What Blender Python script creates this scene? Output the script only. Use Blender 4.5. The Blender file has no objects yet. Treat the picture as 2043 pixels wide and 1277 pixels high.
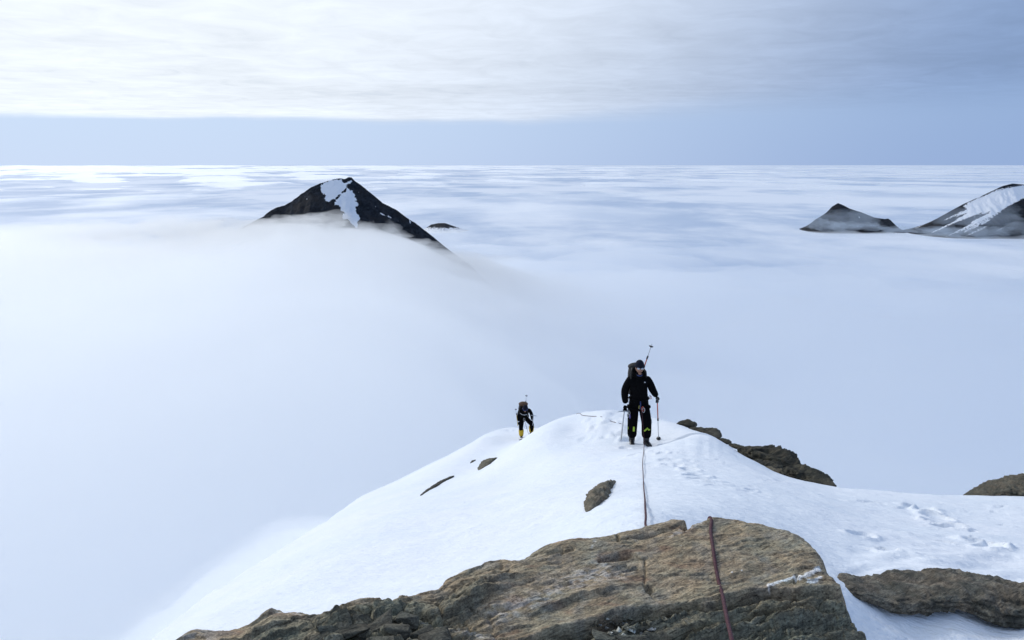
import bpy, bmesh, math
import numpy as np
from mathutils import Vector, Matrix

sc = bpy.context.scene
R = math.radians

# ------------------------------------------------------------------ camera
PITCH = 11.05
cam = bpy.data.cameras.new('camera')
cam_ob = bpy.data.objects.new('camera', cam)
sc.collection.objects.link(cam_ob)
cam.sensor_width = 36.0
cam.lens = 28.0
cam.clip_start = 0.05
cam.clip_end = 2.0e6
cam_ob.location = (0, 0, 0)
cam_ob.rotation_euler = (R(90 - PITCH), 0, 0)
sc.camera = cam_ob

# ------------------------------------------------------------------ sky, sun, exposure
SUN_AZ, SUN_EL = -46.0, 30.0          # degrees; azimuth measured clockwise from the view direction
SUN_DIR = Vector((math.sin(R(SUN_AZ)) * math.cos(R(SUN_EL)), math.cos(R(SUN_AZ)) * math.cos(R(SUN_EL)), math.sin(R(SUN_EL))))
world = bpy.data.worlds.new('World')
sc.world = world
world.use_nodes = True


def build_world():
    nt = world.node_tree
    N, L = nt.nodes, nt.links
    bg = N['Background']
    bg.inputs['Strength'].default_value = 0.1
    sky = N.new('ShaderNodeTexSky')
    sky.sky_type = 'NISHITA'
    sky.sun_disc = False
    sky.sun_elevation = R(SUN_EL)
    sky.sun_rotation = R(SUN_AZ)
    sky.altitude = 1500
    sky.air_density = 1.0
    sky.dust_density = 0.2
    sky.ozone_density = 2.0

    def math_(op, a, b=None, c=None, clamp=False):
        n = N.new('ShaderNodeMath'); n.operation = op; n.use_clamp = clamp
        for i, v in enumerate((a, b, c)):
            if v is None: continue
            if isinstance(v, (int, float)): n.inputs[i].default_value = v
            else: L.new(v, n.inputs[i])
        return n.outputs[0]

    def ramp(v, a, b, c=0.0, d=1.0, smooth=True):
        n = N.new('ShaderNodeMapRange'); n.interpolation_type = 'SMOOTHSTEP' if smooth else 'LINEAR'
        L.new(v, n.inputs[0])
        for i, q in zip((1, 2, 3, 4), (a, b, c, d)): n.inputs[i].default_value = q
        return n.outputs[0]

    def mix(f, a, b):
        n = N.new('ShaderNodeMix'); n.data_type = 'RGBA'
        if isinstance(f, (int, float)): n.inputs[0].default_value = f
        else: L.new(f, n.inputs[0])
        for i, v in ((6, a), (7, b)):
            if isinstance(v, tuple): n.inputs[i].default_value = (*v, 1)
            else: L.new(v, n.inputs[i])
        return n.outputs[2]

    def noise(vec, scale, detail, rough=0.55, dist=0.0):
        n = N.new('ShaderNodeTexNoise'); n.noise_dimensions = '3D'
        L.new(vec, n.inputs['Vector'])
        n.inputs['Scale'].default_value = scale; n.inputs['Detail'].default_value = detail
        n.inputs['Roughness'].default_value = rough; n.inputs['Distortion'].default_value = dist
        return n.outputs[0]

    tc = N.new('ShaderNodeTexCoord')
    d = tc.outputs['Generated']
    sep = N.new('ShaderNodeSeparateXYZ'); L.new(d, sep.inputs[0])
    x, y, z = sep.outputs
    zc = math_('MULTIPLY', math_('POWER', math_('MAXIMUM', z, 0.012), 0.78), 0.62)
    cmb = N.new('ShaderNodeCombineXYZ')
    L.new(math_('DIVIDE', x, zc), cmb.inputs[0]); L.new(math_('DIVIDE', y, zc), cmb.inputs[1])
    p = cmb.outputs[0]                                   # point on a flat cloud deck overhead
    vd = N.new('ShaderNodeVectorMath'); vd.operation = 'DOT_PRODUCT'
    L.new(d, vd.inputs[0]); vd.inputs[1].default_value = SUN_DIR
    dot = vd.outputs['Value']
    glow = ramp(dot, 0.22, 0.92, 0, 1)                   # thin cloud scatters forward round the sun
    n1 = noise(p, 0.22, 7, 0.6, 0.6)
    n2 = noise(p, 1.9, 7, 0.62, 0.7)
    n3 = noise(p, 0.06, 3, 0.5, 0.2)
    ms = N.new('ShaderNodeMapping'); ms.inputs['Scale'].default_value = (0.09, 0.5, 1.0)
    L.new(p, ms.inputs['Vector'])
    n4 = noise(ms.outputs[0], 1.0, 4, 0.55, 0.5)
    tex = math_('ADD', math_('MULTIPLY', math_('SUBTRACT', n1, 0.5), 0.75), math_('MULTIPLY', math_('SUBTRACT', n2, 0.5), 0.55))
    tex = math_('ADD', tex, math_('MULTIPLY', math_('SUBTRACT', n3, 0.5), 0.6))
    tex = math_('ADD', tex, math_('MULTIPLY', math_('SUBTRACT', n4, 0.5), 0.45))
    cloud = mix(glow, (2.6, 3.75, 6.1), (9.4, 10.05, 10.8))
    sc_ = N.new('ShaderNodeVectorMath'); sc_.operation = 'SCALE'
    L.new(cloud, sc_.inputs[0]); L.new(math_('ADD', 1.0, math_('MULTIPLY', tex, 0.55)), sc_.inputs['Scale'])
    # clear strip under the deck: the sky, paled by the air near the horizon
    low = mix(ramp(dot, 0.15, 0.9), (2.9, 4.2, 7.0), (5.9, 7.2, 9.5))
    air = mix(ramp(z, 0.0, 0.30, 0.96, 0.3), sky.outputs[0], low)
    # the deck ends some degrees above the horizon, its rim feathered
    n5 = noise(d, 5.0, 5, 0.55, 0.3)
    e = math_('ADD', z, math_('MULTIPLY', math_('SUBTRACT', n4, 0.5), 0.010))
    e = math_('ADD', e, math_('MULTIPLY', math_('SUBTRACT', n5, 0.5), 0.022))
    wid = ramp(dot, 0.35, 0.7, 0.050, 0.011)
    m = N.new('ShaderNodeMapRange'); m.interpolation_type = 'SMOOTHSTEP'
    L.new(e, m.inputs[0]); m.inputs[1].default_value = 0.0465
    L.new(math_('ADD', wid, 0.0465), m.inputs[2])
    mask = math_('MULTIPLY', m.outputs[0], ramp(tex, -0.55, -0.1, 0.45, 1.0))
    col = mix(mask, air, sc_.outputs[0])
    L.new(col, bg.inputs['Color'])


build_world()
sun = bpy.data.lights.new('sun', 'SUN')
sun_ob = bpy.data.objects.new('sun', sun)
sc.collection.objects.link(sun_ob)
sun.energy = 1.45
sun.angle = R(10.0)
sun.color = (1.0, 0.975, 0.94)
sun_ob.rotation_euler = SUN_DIR.to_track_quat('Z', 'Y').to_euler()

sc.view_settings.view_transform = 'Standard'
sc.view_settings.look = 'None'
sc.view_settings.gamma = 1.0
sc.view_settings.use_curve_mapping = False
sc.view_settings.exposure = 0.0
sc.cycles.max_bounces = 12
sc.cycles.volume_bounces = 9
sc.cycles.diffuse_bounces = 4
sc.cycles.glossy_bounces = 2
sc.cycles.use_adaptive_sampling = True
sc.cycles.use_denoising = True


# ------------------------------------------------------------------ helpers: noise, projection, meshes
class Perlin:
    def __init__(self, seed):
        r = np.random.default_rng(seed)
        self.p = np.concatenate([r.permutation(512)] * 3)
        a = r.uniform(0, 2 * np.pi, 512)
        z = r.uniform(-1, 1, 512)
        s = np.sqrt(1 - z * z)
        self.g = np.stack([s * np.cos(a), s * np.sin(a), z], 1)

    def __call__(self, x, y, z=0.0):
        x, y, z = np.broadcast_arrays(np.asarray(x, float), np.asarray(y, float), np.asarray(z, float))
        xi, yi, zi = (np.floor(v).astype(np.int64) for v in (x, y, z))
        xf, yf, zf = x - xi, y - yi, z - zi
        u, v, w = (t * t * t * (t * (t * 6 - 15) + 10) for t in (xf, yf, zf))
        xi, yi, zi = xi & 511, yi & 511, zi & 511

        def gr(i, j, k):
            h = self.p[self.p[self.p[(xi + i) & 511] + ((yi + j) & 511)] + ((zi + k) & 511)]
            g = self.g[h]
            return g[..., 0] * (xf - i) + g[..., 1] * (yf - j) + g[..., 2] * (zf - k)
        def lerp(a, b, t): return a + t * (b - a)
        r0 = lerp(lerp(gr(0, 0, 0), gr(1, 0, 0), u), lerp(gr(0, 1, 0), gr(1, 1, 0), u), v)
        r1 = lerp(lerp(gr(0, 0, 1), gr(1, 0, 1), u), lerp(gr(0, 1, 1), gr(1, 1, 1), u), v)
        return lerp(r0, r1, w) * 1.5

    def fbm(self, x, y, z=0.0, oct=4, lac=2.03, gain=0.5):
        s, a, f = 0.0, 1.0, 1.0
        for i in range(oct):
            s = s + a * self(np.asarray(x) * f + 7.3 * i, np.asarray(y) * f - 3.1 * i, np.asarray(z) * f + 1.7 * i)
            a *= gain; f *= lac
        return s

    def ridged(self, x, y, z=0.0, oct=4, lac=2.03, gain=0.5):
        s, a, f = 0.0, 1.0, 1.0
        for i in range(oct):
            n = 1 - np.abs(self(np.asarray(x) * f + 7.3 * i, np.asarray(y) * f - 3.1 * i, np.asarray(z) * f + 1.7 * i)) * 1.6
            s = s + a * (n - 0.6)
            a *= gain; f *= lac
        return s


def voronoi(x, y, seed, jit=0.9):
    """cell id in 0..1, a second id, and F2-F1 for jittered cells of unit size"""
    x = np.asarray(x, float); y = np.asarray(y, float)
    xi, yi = np.floor(x), np.floor(y)
    f1 = np.full(x.shape, 9.0); f2 = np.full(x.shape, 9.0)
    idd = np.zeros(x.shape); id2 = np.zeros(x.shape)
    for i in (-1, 0, 1):
        for j in (-1, 0, 1):
            cx, cy = xi + i, yi + j
            h = np.sin(cx * 127.1 + cy * 311.7 + seed * 17.3) * 43758.5453
            hx = h - np.floor(h)
            h = np.sin(cx * 269.5 + cy * 183.3 + seed * 9.1) * 28001.8384
            hy = h - np.floor(h)
            d = np.hypot(cx + 0.5 + (hx - 0.5) * jit - x, cy + 0.5 + (hy - 0.5) * jit - y)
            near = d < f1
            f2 = np.where(near, f1, np.minimum(f2, d))
            idd = np.where(near, hx, idd); id2 = np.where(near, hy, id2)
            f1 = np.where(near, d, f1)
    return idd, id2, f2 - f1


def sstep(x, a, b):
    t = np.clip((np.asarray(x, float) - a) / float(b - a), 0, 1)
    return t * t * (3 - 2 * t)


FPX = 2043 * 28.0 / 36.0
CT, ST = math.cos(R(PITCH)), math.sin(R(PITCH))


def ray(px, py):
    """direction of the line of sight through a point of the photograph (2043 x 1277)"""
    a = (np.asarray(px, float) - 1021.5) / FPX
    b = -(np.asarray(py, float) - 638.5) / FPX
    return np.stack(np.broadcast_arrays(a, CT + b * ST, -ST + b * CT), -1)


def P(px, py, depth):
    d = ray(px, py)
    return d * (np.asarray(depth, float) / d[..., 1])[..., None]


def project(x, y, z):
    depth = y * CT - z * ST
    up = y * ST + z * CT
    return 1021.5 + FPX * x / depth, 638.5 - FPX * up / depth


def tag(o, label=None, cat=None, group=None, kind=None):
    if label: o['label'] = label
    if cat: o['category'] = cat
    if group: o['group'] = group
    if kind: o['kind'] = kind
    return o


def link(name, me, mat=None, parent=None, smooth=True):
    o = bpy.data.objects.new(name, me)
    sc.collection.objects.link(o)
    if mat is not None:
        me.materials.clear()
        for m in (mat if isinstance(mat, (list, tuple)) else [mat]): me.materials.append(m)
    if smooth: me.shade_smooth()
    if parent is not None: o.parent = parent
    return o


def empty(name, loc=(0, 0, 0), rz=0.0):
    o = bpy.data.objects.new(name, None)
    sc.collection.objects.link(o)
    o.location = loc; o.rotation_euler = (0, 0, rz)
    o.empty_display_size = 0.1
    return o


def np_mesh(name, verts, quads):
    me = bpy.data.meshes.new(name)
    verts = np.asarray(verts, np.float32); quads = np.asarray(quads, np.int32)
    k = quads.shape[1]
    me.vertices.add(len(verts)); me.vertices.foreach_set('co', verts.ravel())
    me.loops.add(quads.size); me.loops.foreach_set('vertex_index', quads.ravel())
    me.polygons.add(len(quads))
    me.polygons.foreach_set('loop_start', np.arange(0, quads.size, k, dtype=np.int32))
    me.polygons.foreach_set('loop_total', np.full(len(quads), k, np.int32))
    me.update(calc_edges=True); me.validate()
    return me


def grid_quads(nr, nc, wrap=False):
    i, j = np.meshgrid(np.arange(nr - 1), np.arange(nc if wrap else nc - 1), indexing='ij')
    j2 = (j + 1) % nc
    return np.stack([i * nc + j, i * nc + j2, (i + 1) * nc + j2, (i + 1) * nc + j], -1).reshape(-1, 4)


def set_attr(me, name, val):
    val = np.asarray(val, np.float32)
    if val.ndim == 2:
        a = me.attributes.new(name, 'FLOAT_COLOR', 'POINT')
        c = np.ones((len(val), 4), np.float32); c[:, :3] = val[:, :3]
        a.data.foreach_set('color', c.ravel())
    else:
        a = me.attributes.new(name, 'FLOAT', 'POINT')
        a.data.foreach_set('value', val)


def compact(verts, quads, keep, *attrs):
    """drop quads with any vertex outside keep, then unused vertices"""
    q = quads[keep[quads].all(1)]
    used = np.zeros(len(verts), bool); used[q.ravel()] = True
    idx = np.cumsum(used) - 1
    return (verts[used], idx[q]) + tuple(a[used] for a in attrs)


def resample(pts, n):
    pts = np.asarray(pts, float)
    d = np.concatenate([[0], np.cumsum(np.linalg.norm(np.diff(pts, axis=0), axis=1))])
    t = np.linspace(0, d[-1], n)
    return np.stack([np.interp(t, d, pts[:, k]) for k in range(pts.shape[1])], 1)


def spline(pts, n):
    """Catmull-Rom through pts"""
    p = np.asarray(pts, float)
    p = np.vstack([2 * p[0] - p[1], p, 2 * p[-1] - p[-2]])
    m = len(p) - 3
    out = []
    for t in np.linspace(0, m - 1e-6, n):
        i = int(t); u = t - i
        a, b, c, d = p[i:i + 4]
        out.append(0.5 * (2 * b + (c - a) * u + (2 * a - 5 * b + 4 * c - d) * u * u + (3 * b - a - 3 * c + d) * u ** 3))
    return np.array(out)


def tube_mesh(name, pts, rad, nc=8, caps=True):
    pts = np.asarray(pts, float); n = len(pts)
    rad = np.broadcast_to(np.asarray(rad, float), (n,))
    tan = np.gradient(pts, axis=0); tan /= np.linalg.norm(tan, axis=1)[:, None] + 1e-12
    ref = np.array([0, 0, 1.0]) if abs(tan[0][2]) < 0.9 else np.array([1.0, 0, 0])
    u = np.cross(tan[0], ref); u /= np.linalg.norm(u)
    vs = []
    for i in range(n):
        u = u - tan[i] * np.dot(u, tan[i]); u /= np.linalg.norm(u) + 1e-12
        w = np.cross(tan[i], u)
        for k in range(nc):
            a = 2 * math.pi * k / nc
            vs.append(pts[i] + rad[i] * (math.cos(a) * u + math.sin(a) * w))
    me = bpy.data.meshes.new(name)
    f = [tuple(q) for q in grid_quads(n, nc, True)]
    if caps:
        f.append(tuple(range(nc - 1, -1, -1))); f.append(tuple(range((n - 1) * nc, n * nc)))
    me.from_pydata([tuple(v) for v in vs], [], f); me.update()
    return me


def join_meshes(name, parts):
    bm = bmesh.new()
    for me in parts:
        bm.from_mesh(me); bpy.data.meshes.remove(me)
    out = bpy.data.meshes.new(name); bm.to_mesh(out); bm.free()
    return out


def ball_mesh(name, center, radii, nu=20, nv=14, rot=None, fn=None):
    vs = []
    for i in range(nv + 1):
        th = math.pi * i / nv
        for j in range(nu):
            ph = 2 * math.pi * j / nu
            v = Vector((math.sin(th) * math.cos(ph), math.sin(th) * math.sin(ph), math.cos(th)))
            s = fn(v) if fn else 1.0
            v = Vector((v.x * radii[0] * s, v.y * radii[1] * s, v.z * radii[2] * s))
            if rot: v = rot @ v
            vs.append(v + Vector(center))
    me = bpy.data.meshes.new(name)
    me.from_pydata(vs, [], [tuple(q) for q in grid_quads(nv + 1, nu, True)])
    bm = bmesh.new(); bm.from_mesh(me); bmesh.ops.remove_doubles(bm, verts=bm.verts, dist=1e-6)
    bmesh.ops.recalc_face_normals(bm, faces=bm.faces); bm.to_mesh(me); bm.free()
    return me


def box_mesh(name, lo, hi, bevel=0.0, seg=2):
    bm = bmesh.new()
    bmesh.ops.create_cube(bm, size=1)
    for v in bm.verts:
        v.co = Vector([lo[k] + (v.co[k] + 0.5) * (hi[k] - lo[k]) for k in range(3)])
    if bevel: bmesh.ops.bevel(bm, geom=bm.edges[:], offset=bevel, segments=seg, affect='EDGES', profile=0.5)
    me = bpy.data.meshes.new(name); bm.to_mesh(me); bm.free()
    return me


# ------------------------------------------------------------------ materials
def new_mat(name):
    m = bpy.data.materials.new(name); m.use_nodes = True
    nt = m.node_tree
    return m, nt, nt.nodes['Principled BSDF']


def n_noise(nt, vec, scale, detail=4, rough=0.55, dist=0.0):
    n = nt.nodes.new('ShaderNodeTexNoise')
    nt.links.new(vec, n.inputs['Vector'])
    n.inputs['Scale'].default_value = scale; n.inputs['Detail'].default_value = detail
    n.inputs['Roughness'].default_value = rough; n.inputs['Distortion'].default_value = dist
    return n.outputs[0]


def n_range(nt, v, a, b, c=0.0, d=1.0):
    n = nt.nodes.new('ShaderNodeMapRange'); n.interpolation_type = 'SMOOTHSTEP'
    nt.links.new(v, n.inputs[0])
    for i, q in zip((1, 2, 3, 4), (a, b, c, d)): n.inputs[i].default_value = q
    return n.outputs[0]


def n_mix(nt, f, a, b, blend='MIX'):
    n = nt.nodes.new('ShaderNodeMix'); n.data_type = 'RGBA'; n.blend_type = blend
    if isinstance(f, (int, float)): n.inputs[0].default_value = f
    else: nt.links.new(f, n.inputs[0])
    for i, v in ((6, a), (7, b)):
        if isinstance(v, tuple): n.inputs[i].default_value = (*v, 1)
        else: nt.links.new(v, n.inputs[i])
    return n.outputs[2]


def n_math(nt, op, a, b=None):
    n = nt.nodes.new('ShaderNodeMath'); n.operation = op
    for i, v in enumerate((a, b)):
        if v is None: continue
        if isinstance(v, (int, float)): n.inputs[i].default_value = v
        else: nt.links.new(v, n.inputs[i])
    return n.outputs[0]


def n_bump(nt, h, strength, dist, prev=None):
    b = nt.nodes.new('ShaderNodeBump')
    b.inputs['Strength'].default_value = strength; b.inputs['Distance'].default_value = dist
    nt.links.new(h, b.inputs['Height'])
    if prev is not None: nt.links.new(prev, b.inputs['Normal'])
    return b.outputs[0]


def n_pos(nt, scale=None, rot=None):
    g = nt.nodes.new('ShaderNodeNewGeometry')
    v = g.outputs['Position']
    for key, val in (('Rotation', rot), ('Scale', scale)):        # turn first, then stretch
        if val:
            mp = nt.nodes.new('ShaderNodeMapping'); mp.inputs[key].default_value = val
            nt.links.new(v, mp.inputs['Vector']); v = mp.outputs[0]
    return v


def n_obj(nt):
    return nt.nodes.new('ShaderNodeTexCoord').outputs['Object']


def n_attr(nt, name, out='Fac'):
    a = nt.nodes.new('ShaderNodeAttribute'); a.attribute_name = name
    return a.outputs[out]


def plain_mat(name, col, rough=0.6, metal=0.0, vary=0.25, scale=40.0, bump=0.0, spec=0.5, sheen=0.0):
    m, nt, b = new_mat(name)
    o = n_obj(nt)
    n = n_noise(nt, o, scale, 3)
    lo = tuple(c * (1 - vary) for c in col); hi = tuple(min(1, c * (1 + vary)) for c in col)
    nt.links.new(n_mix(nt, n_range(nt, n, 0.3, 0.7), lo, hi), b.inputs['Base Color'])
    b.inputs['Roughness'].default_value = rough; b.inputs['Metallic'].default_value = metal
    b.inputs['Specular IOR Level'].default_value = spec
    if sheen: b.inputs['Sheen Weight'].default_value = sheen
    if bump: nt.links.new(n_bump(nt, n, 0.6, bump), b.inputs['Normal'])
    return m


def mat_snow():
    m, nt, b = new_mat('snow')
    pos = n_pos(nt)
    fine = n_noise(nt, pos, 26.0, 5, 0.62)
    rip = n_noise(nt, n_pos(nt, (1.3, 4.2, 3.0), (0, 0, R(28))), 1.6, 5, 0.6, 0.4)
    grain = n_noise(nt, pos, 160.0, 2, 0.5)
    big = n_noise(nt, pos, 0.5, 3, 0.5)
    col = n_mix(nt, n_range(nt, big, 0.3, 0.7), (0.80, 0.85, 0.91), (0.85, 0.88, 0.93))
    nt.links.new(col, b.inputs['Base Color'])
    b.inputs['Roughness'].default_value = 0.6
    b.inputs['Specular IOR Level'].default_value = 0.45
    n = n_bump(nt, rip, 0.7, 0.07)
    n = n_bump(nt, fine, 0.6, 0.02, n)
    n = n_bump(nt, grain, 0.30, 0.003, n)
    nt.links.new(n, b.inputs['Normal'])
    return m


def mat_plain():
    m, nt, b = new_mat('plain_snow')
    v1 = n_pos(nt, (0.00022, 0.00010, 0.0002), (0, 0, R(-12)))
    v2 = n_pos(nt, (0.0009, 0.0005, 0.001), (0, 0, R(8)))
    a = n_noise(nt, v1, 1.0, 6, 0.6, 0.3)
    c = n_noise(nt, v2, 1.0, 5, 0.6, 0.3)
    f = n_math(nt, 'ADD', n_math(nt, 'MULTIPLY', a, 0.65), n_math(nt, 'MULTIPLY', c, 0.35))
    col = n_mix(nt, n_range(nt, f, 0.40, 0.56), (0.46, 0.56, 0.71), (0.80, 0.84, 0.90))
    nt.links.new(col, b.inputs['Base Color'])
    b.inputs['Roughness'].default_value = 0.7
    return m


def mat_rock(name='rock', use_attr=True, base=(0.27, 0.20, 0.135), scale=1.0):
    m, nt, b = new_mat(name)
    pos = n_pos(nt)
    fine = n_noise(nt, pos, 190.0 * scale, 5, 0.65)
    bed = (0, R(6), R(-32))                                       # the beds strike obliquely across the view
    mid = n_noise(nt, n_pos(nt, (20 * scale, 58 * scale, 70 * scale), bed), 1.0, 7, 0.66, 0.8)
    lam = n_noise(nt, n_pos(nt, (9 * scale, 150 * scale, 150 * scale), bed), 1.0, 4, 0.6, 1.2)
    big = n_noise(nt, pos, 9.0 * scale, 4, 0.6)
    src = n_attr(nt, 'col', 'Color') if use_attr else None
    if src is None:
        src = n_mix(nt, n_range(nt, big, 0.35, 0.65), tuple(c * 0.7 for c in base), tuple(c * 1.2 for c in base))
    c1 = n_mix(nt, n_range(nt, mid, 0.34, 0.66), (0.50, 0.49, 0.48), (1.34, 1.31, 1.25))
    c2 = n_mix(nt, n_range(nt, fine, 0.32, 0.70), (0.62, 0.62, 0.62), (1.34, 1.33, 1.31))
    c3 = n_mix(nt, n_range(nt, big, 0.35, 0.65), (1.04, 0.98, 0.92), (0.93, 1.0, 1.01))
    c4 = n_mix(nt, n_range(nt, lam, 0.33, 0.45), (0.42, 0.40, 0.38), (1.06, 1.06, 1.06))
    col = n_mix(nt, 1.0, src, c1, 'MULTIPLY')
    col = n_mix(nt, 1.0, col, c2, 'MULTIPLY')
    col = n_mix(nt, 1.0, col, c3, 'MULTIPLY')
    col = n_mix(nt, 1.0, col, c4, 'MULTIPLY')
    nt.links.new(col, b.inputs['Base Color'])
    b.inputs['Roughness'].default_value = 0.85
    b.inputs['Specular IOR Level'].default_value = 0.3
    n = n_bump(nt, mid, 0.7, 0.008 / scale)
    n = n_bump(nt, lam, 0.6, 0.004 / scale, n)
    n = n_bump(nt, fine, 0.6, 0.0026 / scale, n)
    nt.links.new(n, b.inputs['Normal'])
    return m


def mat_mountain(name):
    m, nt, b = new_mat(name)
    pos = n_pos(nt)
    n1 = n_noise(nt, pos, 0.055, 6, 0.68)
    n2 = n_noise(nt, pos, 0.012, 5, 0.6)
    n3 = n_noise(nt, pos, 0.16, 4, 0.65)
    rock = n_mix(nt, n_range(nt, n1, 0.36, 0.66), (0.005, 0.008, 0.013), (0.030, 0.036, 0.046))
    rock = n_mix(nt, n_range(nt, n3, 0.58, 0.72, 0.0, 0.6), rock, (0.085, 0.090, 0.098))
    rock = n_mix(nt, n_range(nt, n2, 0.4, 0.66), rock, (0.024, 0.023, 0.025))
    s = n_math(nt, 'ADD', n_attr(nt, 'snow'), n_math(nt, 'MULTIPLY', n_math(nt, 'SUBTRACT', n1, 0.5), 1.1))
    f = n_range(nt, s, 0.47, 0.55)
    nt.links.new(n_mix(nt, f, rock, (0.93, 0.94, 0.96)), b.inputs['Base Color'])
    b.inputs['Roughness'].default_value = 0.9
    b.inputs['Specular IOR Level'].default_value = 0.2
    nt.links.new(n_bump(nt, n1, 0.8, 9.0), b.inputs['Normal'])
    return m


def mat_fog(name, density, aniso, col=(1, 1, 1)):
    m = bpy.data.materials.new(name); m.use_nodes = True
    nt = m.node_tree; nt.nodes.clear()
    o = nt.nodes.new('ShaderNodeOutputMaterial'); p = nt.nodes.new('ShaderNodeVolumePrincipled')
    p.inputs['Density'].default_value = density
    p.inputs['Anisotropy'].default_value = aniso
    p.inputs['Color'].default_value = (*col, 1)
    nt.links.new(p.outputs[0], o.inputs['Volume'])
    return m


SNOW = mat_snow()

# ------------------------------------------------------------------ snow ridge: heights from points along lines of sight
# (photo x, photo y, distance forward in metres)
CTRL = [
    # centre line down to the first climber
    (1287, 1041, 3.0), (1283, 985, 5.5), (1283, 930, 9.5), (1280, 886, 15.5), (1240, 884, 15.6), (1330, 884, 15.4),
    (1073, 862, 23.5), (1050, 876, 24.8), (1037, 886, 25.6),
    (1250, 855, 17.2),
    # left face
    (1195, 995, 6.0), (975, 925, 22), (870, 970, 19), (1040, 873, 29.3), (1060, 861, 30.0), (1080, 848, 30.5), (1000, 880, 27.5),
    (600, 1130, 8), (700, 1060, 11), (800, 1020, 13.5), (900, 1050, 8.5), (1000, 1000, 10.5), (1100, 930, 14), (1150, 860, 18),
    (1050, 950, 15), (1100, 1060, 5), (900, 1120, 5), (700, 1190, 4), (500, 1210, 5), (400, 1240, 5), (1180, 920, 12.5),
    # right side
    (1400, 930, 9.5),
    (1750, 1040, 6.6), (1950, 1040, 7.6), (1600, 1000, 6.5), (1500, 990, 6), (1700, 1100, 4.1), (1850, 1120, 4.0), (2000, 1150, 3.8),
    (1750, 1155, 3.4), (1900, 1163, 3.4), (2043, 1180, 3.35), (1800, 1222, 3.12), (1900, 1225, 3.12), (2043, 1245, 3.08),
    (1850, 1277, 3.0), (1980, 1277, 3.0), (1715, 1195, 3.12), (1760, 1250, 3.02), (1850, 1330, 2.75), (1850, 1400, 2.4), (2100, 1330, 2.75),
]
# the edges beyond which the snow drops out of sight (photo x, y, distance)
EDGES = [[(240, 1330, 6.0), (300, 1277, 7.5), (420, 1185, 11), (560, 1095, 16), (640, 1045, 20), (720, 992, 25), (780, 965, 27), (877, 916, 29), (938, 883, 31), (968, 864, 32.5), (1032, 853, 34.5)],
         [(1111, 838, 22), (1159, 826, 20.5), (1200, 818, 19.5), (1240, 827, 19), (1280, 831, 18.7), (1315, 837, 18.2), (1344, 844, 17.2), (1430, 877, 14.5), (1490, 912, 12.8), (1560, 948, 11.2),
          (1660, 973, 10.5), (1800, 986, 10.5), (1920, 991, 10.8), (2043, 989, 11.2), (2150, 990, 11.5)]]


def build_rbf():
    az, ld, t = [], [], []

    def add(x, y, z):
        d = math.hypot(x, y)
        az.append(math.atan2(x, y)); ld.append(math.log(d)); t.append(-z / d)
    for px, py, D in CTRL: add(*P(px, py, D))
    for edge in EDGES:
        e = resample([(p[0], p[1], p[2] * 1.0) for p in edge], int((edge[-1][0] - edge[0][0]) / 45))
        for px, py, D in e:
            for k, dy in (((0.84, 9.0), (0.93, 2.5)) if not 1130 < px < 1365 else ((0.96, 3.0),)):
                if px > 1480: dy *= 1.3
                add(*P(px, py + dy, D * k))
            x, y, z = P(px, py, D)
            d = math.hypot(x, y); a = math.atan2(x, y); t0 = -z / d
            az.append(a); ld.append(math.log(d)); t.append(t0)
            for k, dt in ((1.1, 0.012), (1.35, 0.10), (1.95, 0.36)):
                if 1100 < px < 1300: dt *= 0.7
                if d * k < 60 and not (px < 1160 and edge is EDGES[1]):
                    az.append(a); ld.append(math.log(d * k)); t.append(t0 + dt)
    for a in (-75, -50, -30, -15, 0, 15, 30, 50, 75):
        az.append(R(a)); ld.append(math.log(95)); t.append(1.0 if a < 12 else 1.15)
    for a, D, z in ((-60, 2.2, -2.0), (-60, 4, -3.6), (-60, 8, -8), (-60, 25, -28), (-42, 2.2, -1.75), (-42, 5, -3.7), (-40, 9, -8.0), (-40, 20, -21),
                    (55, 2.5, -1.7), (55, 5, -2.6), (55, 9, -5.2), (55, 13, -9), (55, 30, -28),
                    (-30, 1.3, -1.5), (0, 1.2, -1.4), (30, 1.2, -1.45), (-10, 2.1, -1.45), (10, 2.2, -1.4), (-60, 1.2, -1.5), (60, 1.2, -1.4), (15, 2.3, -1.42)):
        az.append(R(a)); ld.append(math.log(D)); t.append(-z / D)
    X = np.stack([np.array(az) * 2.6, np.array(ld)], 1); t = np.array(t)
    n = len(X)
    r = np.linalg.norm(X[:, None] - X[None], axis=2)
    K = -np.sqrt(r * r + 0.012) + np.eye(n) * 2e-3
    A = np.zeros((n + 3, n + 3)); A[:n, :n] = K; A[:n, n] = 1; A[:n, n + 1:] = X; A[n, :n] = 1; A[n + 1:, :n] = X.T
    sol = np.linalg.solve(A, np.concatenate([t, np.zeros(3)]))
    return X, sol


RBF_X, RBF_W = build_rbf()


def ter_base(x, y):
    x = np.asarray(x, float); y = np.asarray(y, float)
    shp = np.broadcast(x, y).shape
    x, y = (np.broadcast_to(v, shp).ravel() for v in (x, y))
    d = np.maximum(np.hypot(x, y), 0.3)
    q = np.stack([np.arctan2(x, y) * 2.6, np.log(d)], 1)
    n = len(RBF_X); out = np.empty(len(q))
    for s in range(0, len(q), 40000):
        c = q[s:s + 40000]
        r2 = ((c[:, None, :] - RBF_X[None]) ** 2).sum(2)
        k = -np.sqrt(r2 + 0.012)
        out[s:s + 40000] = k @ RBF_W[:n] + RBF_W[n] + c @ RBF_W[n + 1:]
    return (-out * d).reshape(shp)


_pn = Perlin(11); _pn2 = Perlin(12)
# boot marks and scuffs in the snow: photo x, y, half length, depth (metres)
MARKS = []


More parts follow.
